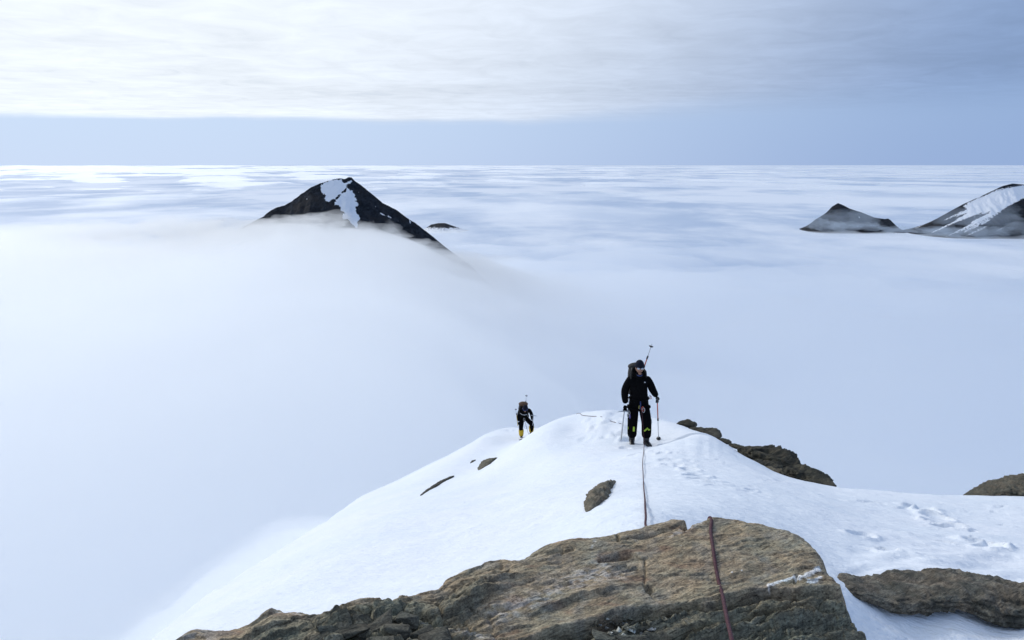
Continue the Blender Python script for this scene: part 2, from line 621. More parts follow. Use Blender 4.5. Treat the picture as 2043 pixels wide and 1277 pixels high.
def hit(px, py):
    """where the line of sight meets the snow"""
    D = np.exp(np.linspace(math.log(2.3), math.log(60), 1500))
    q = P(np.full_like(D, px), np.full_like(D, py), D)
    g = ter_base(q[:, 0], q[:, 1])
    k = np.nonzero(q[:, 2] < g)[0]
    i = k[0] if len(k) else len(D) - 1
    return q[i]


def add_marks():
    rng = np.random.default_rng(5)
    for px, py, ln, dp in ((1335, 919, .16, .05), (1342, 927, .14, .05), (1376, 938, .17, .06), (1390, 952, .2, .06), (1402, 961, .16, .05), (1384, 945, .14, .04),
                           (1322, 905, .15, .04), (1420, 968, .14, .03), (1366, 930, .13, .04), (1436, 975, .12, .03), (1310, 900, .14, .04),
                           (1718, 1068, .13, .045), (1772, 1101, .10, .03), (1765, 1097, .08, .025), (1783, 1104, .07, .02),
                           (1835, 1010, .16, .06), (1850, 1018, .2, .07), (1868, 1032, .2, .07), (1880, 1044, .17, .06), (1893, 1052, .16, .06), (1960, 1085, .16, .05), (1975, 1094, .17, .05),
                           (1900, 1004, .09, .02), (1730, 1000, .12, .02), (1750, 1001, .12, .02), (1660, 992, .15, .02), (1990, 1092, .12, .03), (1812, 1012, .1, .03),
                           (1195, 850, .2, .04), (1222, 858, .2, .04), (1235, 870, .2, .05), (1215, 845, .2, .04), (1248, 895, .2, .05), (1300, 892, .22, .05), (1275, 905, .2, .04),
                           (1252, 880, .25, .05), (996, 858, .3, .06), (1010, 858, .3, .06), (1022, 858, .3, .06)):
        h = hit(px, py)
        MARKS.append((h[0], h[1], ln, dp, rng.uniform(0, math.pi)))
    for _ in range(70):                      # crumbs and scuffs of the broken trail
        t = rng.uniform(0, 1)
        px = 1300 + 260 * t + rng.normal(0, 25); py = 900 + 90 * t + rng.normal(0, 14)
        if py < 895: continue
        h = hit(px, py); MARKS.append((h[0], h[1], rng.uniform(.04, .1), rng.uniform(-.012, .02), rng.uniform(0, math.pi)))
    for _ in range(60):
        h = hit(rng.uniform(1800, 2040), rng.uniform(1005, 1120)); MARKS.append((h[0], h[1], rng.uniform(.03, .09), rng.uniform(-.012, .02), rng.uniform(0, math.pi)))
    for _ in range(40):
        h = hit(rng.uniform(1165, 1260), rng.uniform(822, 880)); MARKS.append((h[0], h[1], rng.uniform(.1, .25), rng.uniform(-.04, .03), rng.uniform(0, math.pi)))


add_marks()


def ter(x, y, marks=True):
    z = ter_base(x, y)
    x = np.asarray(x, float); y = np.asarray(y, float)
    d = np.hypot(x, y)
    k = sstep(d, 1.5, 5)
    z = z + 0.030 * k * _pn.fbm(x / 2.3, y / 2.3, 0, 3) + 0.012 * _pn2.fbm(x / 0.5 + .3 * y, y / 0.8, 0, 3) + 0.007 * _pn.fbm(x / 0.15 + .9 * y, y / 0.22, 4.0, 3) * (1 - sstep(d, 10, 20))
    z = z + 0.07 * sstep(d, 8, 25) * _pn2.fbm(x / 7, y / 7, 3.3, 3)
    # wind-carved flutes on the bank beside the rocks
    px, py = project(x, y, z)
    fl = np.exp(-((px - 1415) / 65) ** 2 - ((py - 893) / 26) ** 2)
    z = z - 0.018 * fl * np.clip(_pn(px / 17.0, py / 150.0, 1.1), -0.2, 0.6)
    # drifts at the right
    dr = sstep(px, 1640, 1760) * sstep(py, 1040, 1110) * (1 - sstep(py, 1150, 1170))
    z = z + 0.035 * dr * _pn.fbm(px / 150.0, py / 28.0, 5.5, 2)
    if marks:
        for mx, my, ln, dp, a in MARKS:
            m = (np.abs(x - mx) < ln * 2.6) & (np.abs(y - my) < ln * 2.6)
            if not m.any(): continue
            dx, dy = x[m] - mx, y[m] - my
            u = dx * math.cos(a) + dy * math.sin(a); v = -dx * math.sin(a) + dy * math.cos(a)
            r = np.sqrt((u / ln) ** 2 + (v / (ln * 0.55)) ** 2)
            z[m] += -1.15 * dp * np.exp(-(r * 1.1) ** 6) + 0.4 * dp * np.exp(-((r - 1.3) / 0.3) ** 2)
    return z


def build_ridge():
    na, nr = 760, 640
    a = R(1) * np.concatenate([np.linspace(-88, -42, 50, endpoint=False), np.linspace(-42, 42, na - 100), np.linspace(42, 88, 51)[1:]])
    d = np.exp(np.linspace(math.log(1.15), math.log(130), nr))
    D, A = np.meshgrid(d, a, indexing='ij')
    x, y = D * np.sin(A), D * np.cos(A)
    z = ter(x, y)
    v = np.stack([x, y, z], -1).reshape(-1, 3)
    me = np_mesh('snow_ridge', v, grid_quads(nr, len(a)))
    o = link('snow_ridge', me, SNOW)
    tag(o, 'white snow ridge falling away from the brown rock to the climbers', kind='structure')
    # the ground the camera stands on, behind the view
    return o


build_ridge()

# ------------------------------------------------------------------ glacier plain
def build_plain():
    S = 9.0e5
    rings = np.array([0, 60, 300, 1500, 6000, 25000, 1e5, 3e5, S])
    n = 48
    vs = [(0, 0, -700)]; f = []
    for r in rings[1:]:
        for k in range(n):
            vs.append((r * math.sin(2 * math.pi * k / n), r * math.cos(2 * math.pi * k / n), -700))
    me = bpy.data.meshes.new('snow_plain')
    for k in range(n): f.append((0, 1 + (k + 1) % n, 1 + k))
    for i in range(len(rings) - 2):
        for k in range(n):
            a = 1 + i * n + k; b = 1 + i * n + (k + 1) % n
            f.append((a, b, b + n, a + n))
    me.from_pydata(vs, [], f); me.update()
    tag(link('snow_plain', me, mat_plain(), smooth=False), kind='structure')


build_plain()

# ------------------------------------------------------------------ mountains
def mountain(name, sil, D, depth, snow_fn, seed, nx, ny, label, cat, back=1.0, skew=0.0, amp=1.0):
    """a ridge across the view whose crest follows sil (photo points), falling away to both sides"""
    w = P(np.array([s[0] for s in sil], float), np.array([s[1] for s in sil], float), D)
    xs = np.linspace(w[0, 0], w[-1, 0], nx)
    crest = np.interp(xs, w[:, 0], w[:, 2])
    u = np.linspace(-1, 1, ny)
    u = np.sign(u) * np.abs(u) ** 1.3
    pn = Perlin(seed)
    X, U = np.meshgrid(xs, u, indexing='ij')
    C = np.repeat(crest[:, None], ny, 1)
    H = np.maximum(C + 720, 5)
    top = crest.max() + 720
    Y = U * depth * np.where(U < 0, 1.0, back)
    s = np.abs(U)
    # gullies run down the faces
    gul = pn.ridged(X / 140.0 + Y / 900.0, Y / 520.0, 0.7, 4) * 0.5 + pn.ridged(X / 46.0, Y / 160.0, 2.2, 3) * 0.22 + pn.fbm(X / 18., Y / 30., 4.4, 3) * 0.10
    Z = -720 + H * (1 - s ** 0.9) + gul * 44 * amp * sstep(s, 0.0, 0.12) * (H / top)
    Z = Z + pn.fbm(X / 14., Y / 14., 9.1, 3) * 2.2 * amp
    Xw = X + skew * Y
    v = np.stack([Xw, Y + D, Z], -1).reshape(-1, 3)
    px, py = project(v[:, 0], v[:, 1], v[:, 2])
    sn = snow_fn(px, py, v, pn)
    me = np_mesh(name, v, grid_quads(nx, ny)[:, ::-1])
    set_attr(me, 'snow', sn)
    o = link(name, me, mat_mountain(name + '_rock'))
    tag(o, label, cat, kind='structure')
    return o


def poly_dist(px, py, poly):
    """signed distance to a polygon, positive inside"""
    poly = np.asarray(poly, float)
    px = np.asarray(px, float); py = np.asarray(py, float)
    d = np.full(px.shape, 1e9); inside = np.zeros(px.shape, bool)
    n = len(poly)
    for i in range(n):
        a, b = poly[i], poly[(i + 1) % n]
        e = b - a
        t = np.clip(((px - a[0]) * e[0] + (py - a[1]) * e[1]) / (e @ e + 1e-12), 0, 1)
        d = np.minimum(d, np.hypot(px - a[0] - t * e[0], py - a[1] - t * e[1]))
        c = ((a[1] > py) != (b[1] > py)) & (px < (b[0] - a[0]) * (py - a[1]) / (b[1] - a[1] + 1e-12) + a[0])
        inside ^= c
    return np.where(inside, d, -d)


def line_dist(px, py, pts):
    d = np.full(np.shape(px), 1e9)
    for a, b in zip(pts[:-1], pts[1:]):
        a = np.array(a, float); e = np.array(b, float) - a
        t = np.clip(((px - a[0]) * e[0] + (py - a[1]) * e[1]) / (e @ e + 1e-12), 0, 1)
        d = np.minimum(d, np.hypot(px - a[0] - t * e[0], py - a[1] - t * e[1]))
    return d


def snow_main(px, py, v, pn):
    a = poly_dist(px, py, [(642, 368), (659, 361), (682, 358), (684, 365), (703, 361), (691, 369), (687, 377), (680, 384), (673, 392), (659, 400), (650, 400), (647, 389), (641, 379)])
    c = poly_dist(px, py, [(693, 379), (703, 381), (709, 389), (707, 398), (715, 408), (708, 417), (711, 424), (717, 431), (715, 440), (711, 462), (706, 450), (699, 440), (684, 436), (687, 424), (680, 419), (677, 410), (667, 405), (673, 396), (684, 386)])
    s = 0.56 + np.maximum(a, c) / 11.0 + 0.34 * pn.fbm(v[:, 0] / 22., v[:, 2] / 16., 3.0, 4)
    spk = pn.fbm(v[:, 0] / 16., v[:, 1] / 26., 1.0, 3)
    s2 = 0.02 + 0.44 * sstep(spk, 0.40, 0.8) + 0.10 * sstep(px, 760, 860) * sstep(py, 400, 440)
    s2 = np.maximum(s2, 0.62 * np.exp(-(line_dist(px, py, [(757, 424), (768, 430), (782, 435)]) / 2.2) ** 2))
    s2 = np.maximum(s2, 0.6 * np.exp(-(np.hypot(px - 716, py - 383) / 3.5) ** 2))
    s2 = np.maximum(s2, 0.6 * np.exp(-(np.hypot(px - 612, py - 397) / 2.6) ** 2))
    return np.clip(np.maximum(s, s2), 0, 1)


mountain('mountain', [(-260, 700), (-100, 640), (30, 600), (100, 572), (180, 547), (280, 525), (400, 490), (480, 455), (525, 432), (539, 420), (553, 413), (567, 410), (581, 402), (602, 386), (621, 373), (640, 365),
                      (654, 361), (668, 357), (680, 355), (687, 357), (696, 353), (702, 354), (707, 360), (715, 365), (729, 376), (750, 393), (764, 405), (792, 419),
                      (814, 436), (832, 447), (847, 459), (865, 473), (879, 485), (898, 500), (940, 530), (1000, 590), (1060, 660)],
         3500, 620, snow_main, 21, 620, 260, 'dark rocky pyramid peak with a snow patch below its top, rising from fog', 'mountain', amp=0.9)


def snow_hill(px, py, v, pn):
    return np.clip(0.62 - 0.6 * np.exp(-((py - 447) / 6.0) ** 2) + 0.12 * pn.fbm(v[:, 0] / 20., v[:, 1] / 30., 0, 2), 0, 1)


mountain('hill', [(780, 500), (820, 475), (850, 455), (860, 448), (875, 445), (888, 445), (905, 451), (925, 457), (950, 464), (1000, 480)],
         8600, 420, snow_hill, 22, 160, 60, 'small low dark hill just right of the pyramid peak', 'hill', amp=0.4)


def snow_right(px, py, v, pn):
    return 0.08 + 0.5 * np.exp(-(np.hypot(px - 1714, py - 434) / 3.5) ** 2) + 0.25 * sstep(pn.fbm(v[:, 0] / 30., v[:, 1] / 40., 0, 3), .4, .8)


mountain('mountain', [(1560, 500), (1590, 474), (1605, 459), (1618, 446), (1625, 439), (1640, 430), (1650, 423), (1660, 412), (1672, 405), (1684, 410), (1695, 416), (1720, 424), (1745, 434),
                      (1765, 437), (1772, 436), (1778, 440), (1785, 449), (1795, 457), (1803, 461), (1840, 478)],
         8600, 380, snow_right, 23, 260, 120, 'small bare dark peak standing alone in the plain below the horizon', 'mountain', amp=0.55)


def snow_far(px, py, v, pn):
    a = poly_dist(px, py, [(1920, 412), (1960, 392), (1985, 381), (2010, 374), (2060, 368), (2100, 380), (2060, 395), (2043, 398), (2005, 418), (1985, 430), (1940, 444), (1975, 422), (1945, 432), (1900, 440), (1935, 418)])
    s = 0.5 + a / 16.0
    strk = pn((px * 0.46 + py) / 7.0, (px - 0.46 * py) / 120.0, 3.0)
    s = s + 0.55 * strk * sstep(py, 385, 415)
    return np.clip(np.maximum(s, 0.05 + 0.5 * sstep(strk, 0.15, 0.45)), 0, 1)


mountain('mountain', [(1780, 492), (1826, 463), (1850, 448), (1880, 430), (1920, 408), (1960, 390), (2000, 371), (2020, 366), (2043, 368), (2075, 366), (2120, 378), (2200, 410), (2300, 460), (2360, 490)],
         8200, 600, snow_far, 24, 360, 160, 'dark mountain with diagonal snow streaks cut off by the picture edge', 'mountain', amp=0.8)


# ------------------------------------------------------------------ fog: banks of even density with an uneven top
def fog_mesh(name, top_fn, a0, a1, d0, d1, na, nd, bottom):
    a = R(1) * np.linspace(a0, a1, na); d = np.exp(np.linspace(math.log(d0), math.log(d1), nd))
    D, A = np.meshgrid(d, a, indexing='ij')
    x, y = D * np.sin(A), D * np.cos(A)
    zt = np.maximum(top_fn(x, y, D, A), bottom + 1.0)
    zb = np.full_like(zt, bottom)
    v = np.concatenate([np.stack([x, y, zt], -1).reshape(-1, 3), np.stack([x, y, zb], -1).reshape(-1, 3)])
    g = grid_quads(nd, na); N = nd * na
    q = [g[:, ::-1], g + N]
    i = np.arange(nd - 1)
    for j, fl in ((0, 0), (na - 1, 1)):
        k = i * na + j
        s = np.stack([k, k + na, k + na + N, k + N], 1)
        q.append(s[:, ::-1] if fl else s)
    j = np.arange(na - 1)
    for r, fl in ((0, 1), (nd - 1, 0)):
        k = r * na + j
        s = np.stack([k, k + 1, k + 1 + N, k + N], 1)
        q.append(s if not fl else s[:, ::-1])
    me = np_mesh(name, v, np.concatenate(q))
    bm = bmesh.new(); bm.from_mesh(me)
    bmesh.ops.recalc_face_normals(bm, faces=bm.faces)
    bm.to_mesh(me); bm.free()
    return me


_f1, _f2 = Perlin(41), Perlin(42)


def fog_top(x, y, D, A):
    px = 1021.5 + FPX * np.tan(np.clip(A, -1.2, 1.2)) / 1.05       # roughly where it stands across the view
    ld = np.log(D)
    # height of the bank's top against distance, left and right of the mountain
    zl = np.interp(ld, np.log([10, 60, 200, 700, 1500, 2600, 3300, 4200, 5500, 8600, 19000, 30000, 8e4, 4e5]),
                   [-30, -42, -75, -125, -165, -190, -262, -430, -620, -742, -742, -722, -692, -660])
    zr = np.interp(ld, np.log([10, 60, 200, 700, 1500, 2600, 3300, 4200, 5500, 8600, 19000, 30000, 8e4, 4e5]),
                   [-40, -60, -120, -240, -340, -430, -490, -560, -625, -728, -734, -730, -724, -712])
    k = sstep(px, 640, 1320)
    z = zl * (1 - k) + zr * k
    near = sstep(D, 150, 900) * (1 - sstep(D, 5000, 9000))
    z = z + near * (52 * _f1.fbm(x / 800., y / 1000., 0.5, 4) + 34 * _f2.fbm(x / 260., y / 300., 1.5, 4))
    for gx, gy, gh, gw in ((1680, 8050, 45, 330), (1625, 8100, 35, 190), (1750, 8050, 30, 260), (1960, 7500, 45, 420), (2043, 7400, 40, 300), (1870, 7800, 35, 260), (880, 8100, 45, 260)):   # wisps round the feet of the far peaks
        cx = (gx - 1021.5) / FPX * gy / 0.985
        z = np.maximum(z, -700 + gh * np.exp(-((x - cx) / gw) ** 2 - ((y - gy) / 300) ** 2) * (1 + 0.7 * _f2.fbm(x / 130., y / 160., 7.5, 3)))
    far = sstep(D, 5000, 11000)
    z = z + far * 44 * _f1.fbm(x / 4200., y / 9000., 2.5, 5)
    z = z + (1 - 0.6 * k) * sstep(D, 17000, 30000) * 0.0030 * np.minimum(D, 1.2e5) * _f2.fbm(A * 17, ld * 7.0, 3.5, 5)
    z = z + 24 * sstep(D, 60, 220) * (1 - sstep(D, 900, 2000)) * _f1.fbm(x / 210., y / 170., 6.0, 4)
    z = z + 9 * sstep(D, 30, 150) * (1 - near) * (1 - far) * _f2.fbm(x / 90., y / 120., 2.0, 3)
    return z


fog = link('fog', fog_mesh('fog', fog_top, -62, 62, 14, 4.5e5, 260, 300, -730), mat_fog('fog_air', 0.0024, 0.68, (0.975, 0.988, 1.0)))
tag(fog, 'pale sea of fog filling the plain between the mountains', kind='stuff')


def bank_top(x, y, D, A):
    """billows of thicker fog lying against the pyramid peak and over the left of the plain"""
    px = 1021.5 + FPX * np.tan(np.clip(A, -1.2, 1.2)) / 1.05
    z = fog_top(x, y, D, A) - 50
    z = z + 120 * _f2.ridged(x / 420., y / 380., 4.5, 4, gain=0.55) + 40 * _f1.fbm(x / 150., y / 150., 8.5, 4)
    z = z - 260 * sstep(px, 760, 1150) - 400 * (1 - sstep(D, 1500, 2100)) - 300 * sstep(D, 3500, 4300)
    return z


bank = link('fog', fog_mesh('fog', bank_top, -62, 4, 1400, 4400, 240, 160, -640), mat_fog('fog_bank_air', 0.0035, 0.68, (0.975, 0.988, 1.0)))
tag(bank, 'billowing thicker fog bank against the foot of the pyramid peak', kind='stuff')


def fog_puff(px, py, D, rx, ry, rz, seed, dens):
    c = P(px, py, D)
    nu, nv = 56, 30
    th = np.linspace(0, np.pi, nv); ph = np.linspace(0, 2 * np.pi, nu, endpoint=False)
    T, F = np.meshgrid(th, ph, indexing='ij')
    n = np.stack([np.sin(T) * np.cos(F), np.sin(T) * np.sin(F), np.cos(T)], -1)
    pn = Perlin(700 + seed)
    r = 1 + 0.55 * pn.fbm(n[..., 0] * 1.6, n[..., 1] * 1.6, n[..., 2] * 1.2, 4)
    r = np.maximum(r, 0.25)
    v = n * r[..., None] * np.array([rx, ry, rz])
    v[..., 2] += 0.22 * rz * pn.fbm(v[..., 0] / 90., v[..., 1] / 90., 2.0, 3) * np.sin(T)
    me = np_mesh('fog', (v + c).reshape(-1, 3), grid_quads(nv, nu, True))
    bm = bmesh.new(); bm.from_mesh(me); bmesh.ops.remove_doubles(bm, verts=bm.verts, dist=0.01)
    bmesh.ops.recalc_face_normals(bm, faces=bm.faces); bm.to_mesh(me); bm.free()
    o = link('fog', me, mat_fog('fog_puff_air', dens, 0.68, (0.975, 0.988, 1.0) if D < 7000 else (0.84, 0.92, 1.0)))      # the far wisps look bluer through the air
    tag(o, 'drifting wisp of fog at the foot of a peak', kind='stuff')


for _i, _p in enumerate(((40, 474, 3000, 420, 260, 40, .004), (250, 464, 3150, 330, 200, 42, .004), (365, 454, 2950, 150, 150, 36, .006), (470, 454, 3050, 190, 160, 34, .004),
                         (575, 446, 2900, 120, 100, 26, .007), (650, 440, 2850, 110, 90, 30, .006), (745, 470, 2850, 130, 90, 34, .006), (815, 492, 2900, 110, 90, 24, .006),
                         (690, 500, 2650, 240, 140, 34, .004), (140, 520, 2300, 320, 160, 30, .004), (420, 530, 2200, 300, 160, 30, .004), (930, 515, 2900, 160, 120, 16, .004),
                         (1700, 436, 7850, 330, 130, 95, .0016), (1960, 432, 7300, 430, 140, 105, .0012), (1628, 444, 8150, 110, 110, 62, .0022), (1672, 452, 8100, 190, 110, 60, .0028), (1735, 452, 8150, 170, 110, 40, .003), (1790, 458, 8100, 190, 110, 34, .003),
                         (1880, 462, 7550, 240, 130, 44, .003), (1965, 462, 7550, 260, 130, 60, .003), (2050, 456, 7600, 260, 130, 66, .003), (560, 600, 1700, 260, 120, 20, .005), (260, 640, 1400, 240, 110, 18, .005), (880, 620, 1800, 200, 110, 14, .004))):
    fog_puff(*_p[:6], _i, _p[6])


def mist_top(x, y, D, A):
    """a veil that thickens where the left slope drops away"""
    e = resample(EDGES[0], 60)
    w = P(e[:, 0], e[:, 1], e[:, 2])
    ea = np.arctan2(w[:, 0], w[:, 1]); et = -w[:, 2] / np.hypot(w[:, 0], w[:, 1]); ed = np.hypot(w[:, 0], w[:, 1])
    te = np.interp(A, ea, et); de = np.interp(A, ea, ed)
    k = np.log(D / de)
    t = te - 0.050 + 0.026 * np.clip(k, 0, 9) + 0.5 * np.clip(-k - 0.05, 0, 9)
    t = t + 0.09 * sstep(A, R(-19), R(-9))
    z = -t * D + 0.03 * D * _f2.fbm(A * 7, k * 1.5, 0.3, 3) * sstep(k, -0.2, 0.6)
    return z


mist = link('mist', fog_mesh('mist', mist_top, -70, -4, 5.5, 170, 110, 110, -200), mat_fog('mist_air', 0.09, 0.68, (0.975, 0.988, 1.0)))
tag(mist, 'thin veil of mist where the snow slope drops into the fog', kind='stuff')

# ------------------------------------------------------------------ foreground outcrop
OUTLINE = [(120, 1500), (250, 1380), (348, 1277), (366, 1262), (386, 1250), (415, 1249), (454, 1252), (475, 1248), (508, 1232), (524, 1222), (542, 1216), (570, 1216), (593, 1212), (615, 1217),
           (635, 1219), (660, 1215), (689, 1207), (719, 1197), (750, 1198), (778, 1198), (799, 1189), (830, 1183), (870, 1173), (891, 1154), (921, 1137), (967, 1121), (997, 1115), (1035, 1115),
           (1058, 1104), (1085, 1089), (1119, 1078), (1155, 1071), (1195, 1066), (1258, 1049), (1287, 1041), (1342, 1026), (1367, 1026), (1376, 1035), (1397, 1031), (1414, 1022), (1439, 1023),
           (1460, 1025), (1510, 1031), (1544, 1040), (1569, 1048), (1595, 1061), (1616, 1076), (1632, 1093), (1643, 1106), (1645, 1120), (1658, 1137), (1677, 1158), (1675, 1175), (1683, 1192),
           (1704, 1217), (1721, 1243), (1746, 1268), (1760, 1282), (1830, 1400), (1880, 1520)]
CREST = [(200, 1320), (348, 1274), (454, 1250), (593, 1213), (700, 1203), (870, 1168), (967, 1122), (1085, 1090), (1195, 1064), (1342, 1027), (1460, 1008), (1620, 985), (1800, 960)]
LEDGE = [(900, 1330), (1010, 1296), (1076, 1272), (1133, 1257), (1191, 1238), (1223, 1228), (1268, 1216), (1310, 1210), (1357, 1203), (1393, 1201), (1409, 1206), (1433, 1203), (1444, 1198), (1475, 1189),
         (1510, 1180), (1538, 1177), (1574, 1182), (1597, 1178), (1621, 1170), (1700, 1168), (1800, 1160)]
ROCK_Z = -1.05
_r1, _r2, _r3 = Perlin(61), Perlin(62), Perlin(63)


def rock_field():
    step = 0.003
    xs = np.arange(-1.12, 1.06, step); ys = np.arange(0.80, 2.62, step)
    X, Y = np.meshgrid(xs, ys, indexing='ij')
    px, py = project(X, Y, np.full_like(X, ROCK_Z))
    poly = []
    for ox, oy in OUTLINE:
        d = ray(ox, oy); q = d * (ROCK_Z / d[2]); poly.append(q[:2])
    poly.append(np.array([0.95, 0.70])); poly.append(np.array([-1.1, 0.70]))
    sd = poly_dist(X, Y, poly)
    wob = 0.006 * _r1.fbm(X * 16, Y * 16, 0, 3)
    sd = sd + wob
    yc = np.interp(px, [c[0] for c in CREST], [c[1] for c in CREST])
    yl = np.interp(px, [c[0] for c in LEDGE], [c[1] for c in LEDGE])
    warp = 16 * _r1.fbm(px / 190., py / 90., 1.1, 3) + 5 * _r2.fbm(px / 45., py / 22., 2.2, 2)
    s = py - yc + warp
    sl = py - yl + 0.35 * warp
    low = sstep(sl, -1.0, 7.0)                                    # under the main ledge
    left = (1 - sstep(px, 820, 1080)) * sstep(s, 12, 45)          # broken ground at the left
    rough = np.clip(np.maximum(low, left), 0, 1)
    z = np.full_like(X, ROCK_Z)
    z += 0.018 * _r3.fbm(X * 3.1, Y * 3.1, 0.4, 3)
    # beds: each rises a little towards the viewer and breaks off
    for lam, amp_s, amp_r, ln, sh in ((62., 0.016, 0.042, 210., 0.0), (24., 0.0075, 0.024, 120., 3.1), (15.0, 0.0030, 0.017, 150., 9.3), (9.5, 0.0030, 0.008, 70., 6.2)):
        ph = s / lam + 0.6 * _r2.fbm(px / (ln * 1.6), py / 120., sh, 2)
        ce = np.floor(ph); f = ph - ce
        on = np.clip(0.25 + 1.5 * _r3(px / ln, ce * 3.77 + sh, sh), 0, 1)
        prof = f ** 1.5 - sstep(f, 0.95, 1.0)
        z += (amp_s * (1 - rough) + amp_r * rough) * on * prof
    z -= 0.026 * low * (0.75 + 0.5 * _r1(px / 130., 0.5, 7.7))
    z += 0.006 * np.exp(-((sl + 6) / 8.0) ** 2) * (1 - low)
    z -= 0.115 * np.exp(-((sl - 9) / 7.0) ** 2) * sstep(sl, -1, 3) * np.clip(0.75 + 0.9 * _r2(px / 95., 2.5, 3.7), 0.15, 1.3)
    # second shelf under the first, a wedge rising to the right
    sh2 = sstep(py - np.interp(px, [1180, 1330, 1450, 1600, 1720], [1300, 1262, 1226, 1205, 1200]) + 0.4 * warp, 0, 6)
    z -= (0.016 * sh2 + 0.04 * np.exp(-((py - np.interp(px, [1180, 1330, 1450, 1600, 1720], [1300, 1262, 1226, 1205, 1200]) + 0.4 * warp - 7) / 6.0) ** 2)) * low
    # flaky ground low at the right and blocks at the left
    c1, c2, e1 = voronoi(px / 58. + 0.3 * warp / 16, (py + 0.2 * px) / 13., 3)
    fl = low * sstep(px, 1440, 1530)
    z += fl * (0.016 * (c1 - 0.5) - 0.012 * np.exp(-(e1 / 0.09) ** 2))
    b1, b2, e2 = voronoi(px / 62. + 0.4 * warp / 16, py / 30., 8)
    bl = left * sstep(px, 560, 680)
    z += bl * (0.030 * (b1 - 0.5) - 0.018 * np.exp(-(e2 / 0.11) ** 2) + 0.02 * (b2 - .5) * (py % 30) / 30.)
    # cleft behind the small block on the crest, cracks, a slot and a hole
    def groove(pts, wd, dp): return -dp * np.exp(-(line_dist(px, py, pts) / wd) ** 2)
    z += groove([(1372, 1030), (1340, 1052), (1290, 1068), (1240, 1075)], 3.0, 0.010)
    z += groove([(1378, 1034), (1371, 1042), (1366, 1046)], 5.0, 0.030)
    z += groove([(1286, 1115), (1288, 1140), (1285, 1165), (1300, 1185), (1310, 1198)], 1.8, 0.008)
    z += groove([(1262, 1107), (1280, 1116), (1292, 1113)], 2.0, 0.010)
    z += groove([(1204, 1116), (1225, 1114), (1256, 1109)], 3.6, 0.030)
    z += groove([(1294, 1171), (1299, 1172)], 5.0, 0.030)
    z += groove([(1232, 1066), (1234, 1084)], 2.5, 0.020)
    z += groove([(1590, 1148), (1586, 1160)], 2.5, 0.015)
    z += groove([(870, 1245), (900, 1240), (920, 1243)], 7.0, 0.035) + groove([(838, 1228), (870, 1244)], 6.0, 0.03)
    for i in range(26):                                             # short chipped nicks along the beds
        rr = np.random.default_rng(900 + i)
        ax = rr.uniform(780, 1250); ay = np.interp(ax, [c[0] for c in CREST], [c[1] for c in CREST]) + rr.uniform(18, 95)
        l = rr.uniform(12, 42)
        z += groove([(ax, ay), (ax + l, ay - 0.2 * l)], rr.uniform(1.6, 3.2), rr.uniform(0.006, 0.016))
    # pitted band of the quartz vein
    vein = line_dist(px, py, [(985, 1228), (1030, 1215), (1090, 1192), (1135, 1166), (1165, 1146), (1205, 1132)])
    vm = np.exp(-(vein / 17.) ** 2)
    vm2 = np.exp(-(line_dist(px, py, [(1160, 1170), (1210, 1152), (1248, 1140)]) / 15.) ** 2)
    z += (vm + vm2) * 0.005 * _r2.ridged((px + 2.2 * py) / 34., (py + .25 * px) / 9., 3.0, 3)
    # quarry-rough grain everywhere
    z += 0.0022 * _r3.fbm(X * 55, Y * 95, 2.0, 3) * (1 + 1.4 * rough)
    z += 0.004 * np.exp(-(line_dist(px, py, [(1534, 1173), (1560, 1160), (1584, 1151), (1604, 1152), (1622, 1140), (1634, 1132)]) / 5.0) ** 2)
    # rounded rim, then down to the snow
    ins = np.clip(sd, 0, 1); out = np.clip(-sd, 0, 1)
    z -= 0.016 * np.exp(-ins / 0.018) + out * (3.2 + 0.8 * _r1(X * 9, Y * 9, 4.0)) + 0.01 * _r2.fbm(X * 25, Y * 25, z * 30, 3) * sstep(out, 0, 0.03)
    # ---- colour of the stone itself
    tan = np.array([0.345, 0.282, 0.198]); pale = np.array([0.40, 0.35, 0.27]); red = np.array([0.28, 0.19, 0.135]); green = np.array([0.195, 0.190, 0.145]); grey = np.array([0.23, 0.215, 0.19])
    quartz = np.array([0.50, 0.475, 0.45]); white = np.array([0.80, 0.83, 0.88])
    def lay(c, m, k): return c * (1 - m[..., None]) + k * m[..., None]
    col = np.broadcast_to(tan, X.shape + (3,)).copy()
    col = lay(col, 0.55 * sstep(_r1.fbm(px / 150., py / 50., 8.0, 3), -0.1, 0.5), pale)
    col = lay(col, 0.8 * sstep(_r2.fbm(px / 90., py / 26., 9.0, 3), 0.12, 0.6) * (1 - sstep(px, 1330, 1500)), red)
    col = lay(col, 0.6 * sstep(_r3.fbm(px / 60., py / 30., 10.0, 3), 0.0, 0.5), grey * 1.15)
    col = lay(col, np.clip(0.80 * rough + 0.3 * rough * _r1.fbm(px / 40., py / 20., 11., 2), 0, 1), green)
    col = lay(col, np.clip(0.8 * vm + 0.6 * vm2, 0, 1) * sstep(_r3.fbm(px / 22., py / 9., 5.0, 3), -0.35, 0.25), quartz)
    frost = np.exp(-(line_dist(px, py, [(1338, 1068), (1365, 1052), (1400, 1037)]) / 4.5) ** 2) * 0.75
    frost = np.maximum(frost, 0.8 * np.exp(-(line_dist(px, py, [(546, 1219), (575, 1222), (598, 1226)]) / 4.0) ** 2))
    frost = np.maximum(frost, 0.7 * np.exp(-(line_dist(px, py, [(845, 1250), (880, 1253), (930, 1262), (985, 1273)]) / 4.0) ** 2))
    frost = np.maximum(frost, 0.8 * np.exp(-(line_dist(px, py, [(1180, 1098), (1188, 1078)]) / 3.0) ** 2))
    col = lay(col, frost * sstep(_r2.fbm(px / 14., py / 7., 6.0, 3), -0.3, 0.2), quartz * 1.15)
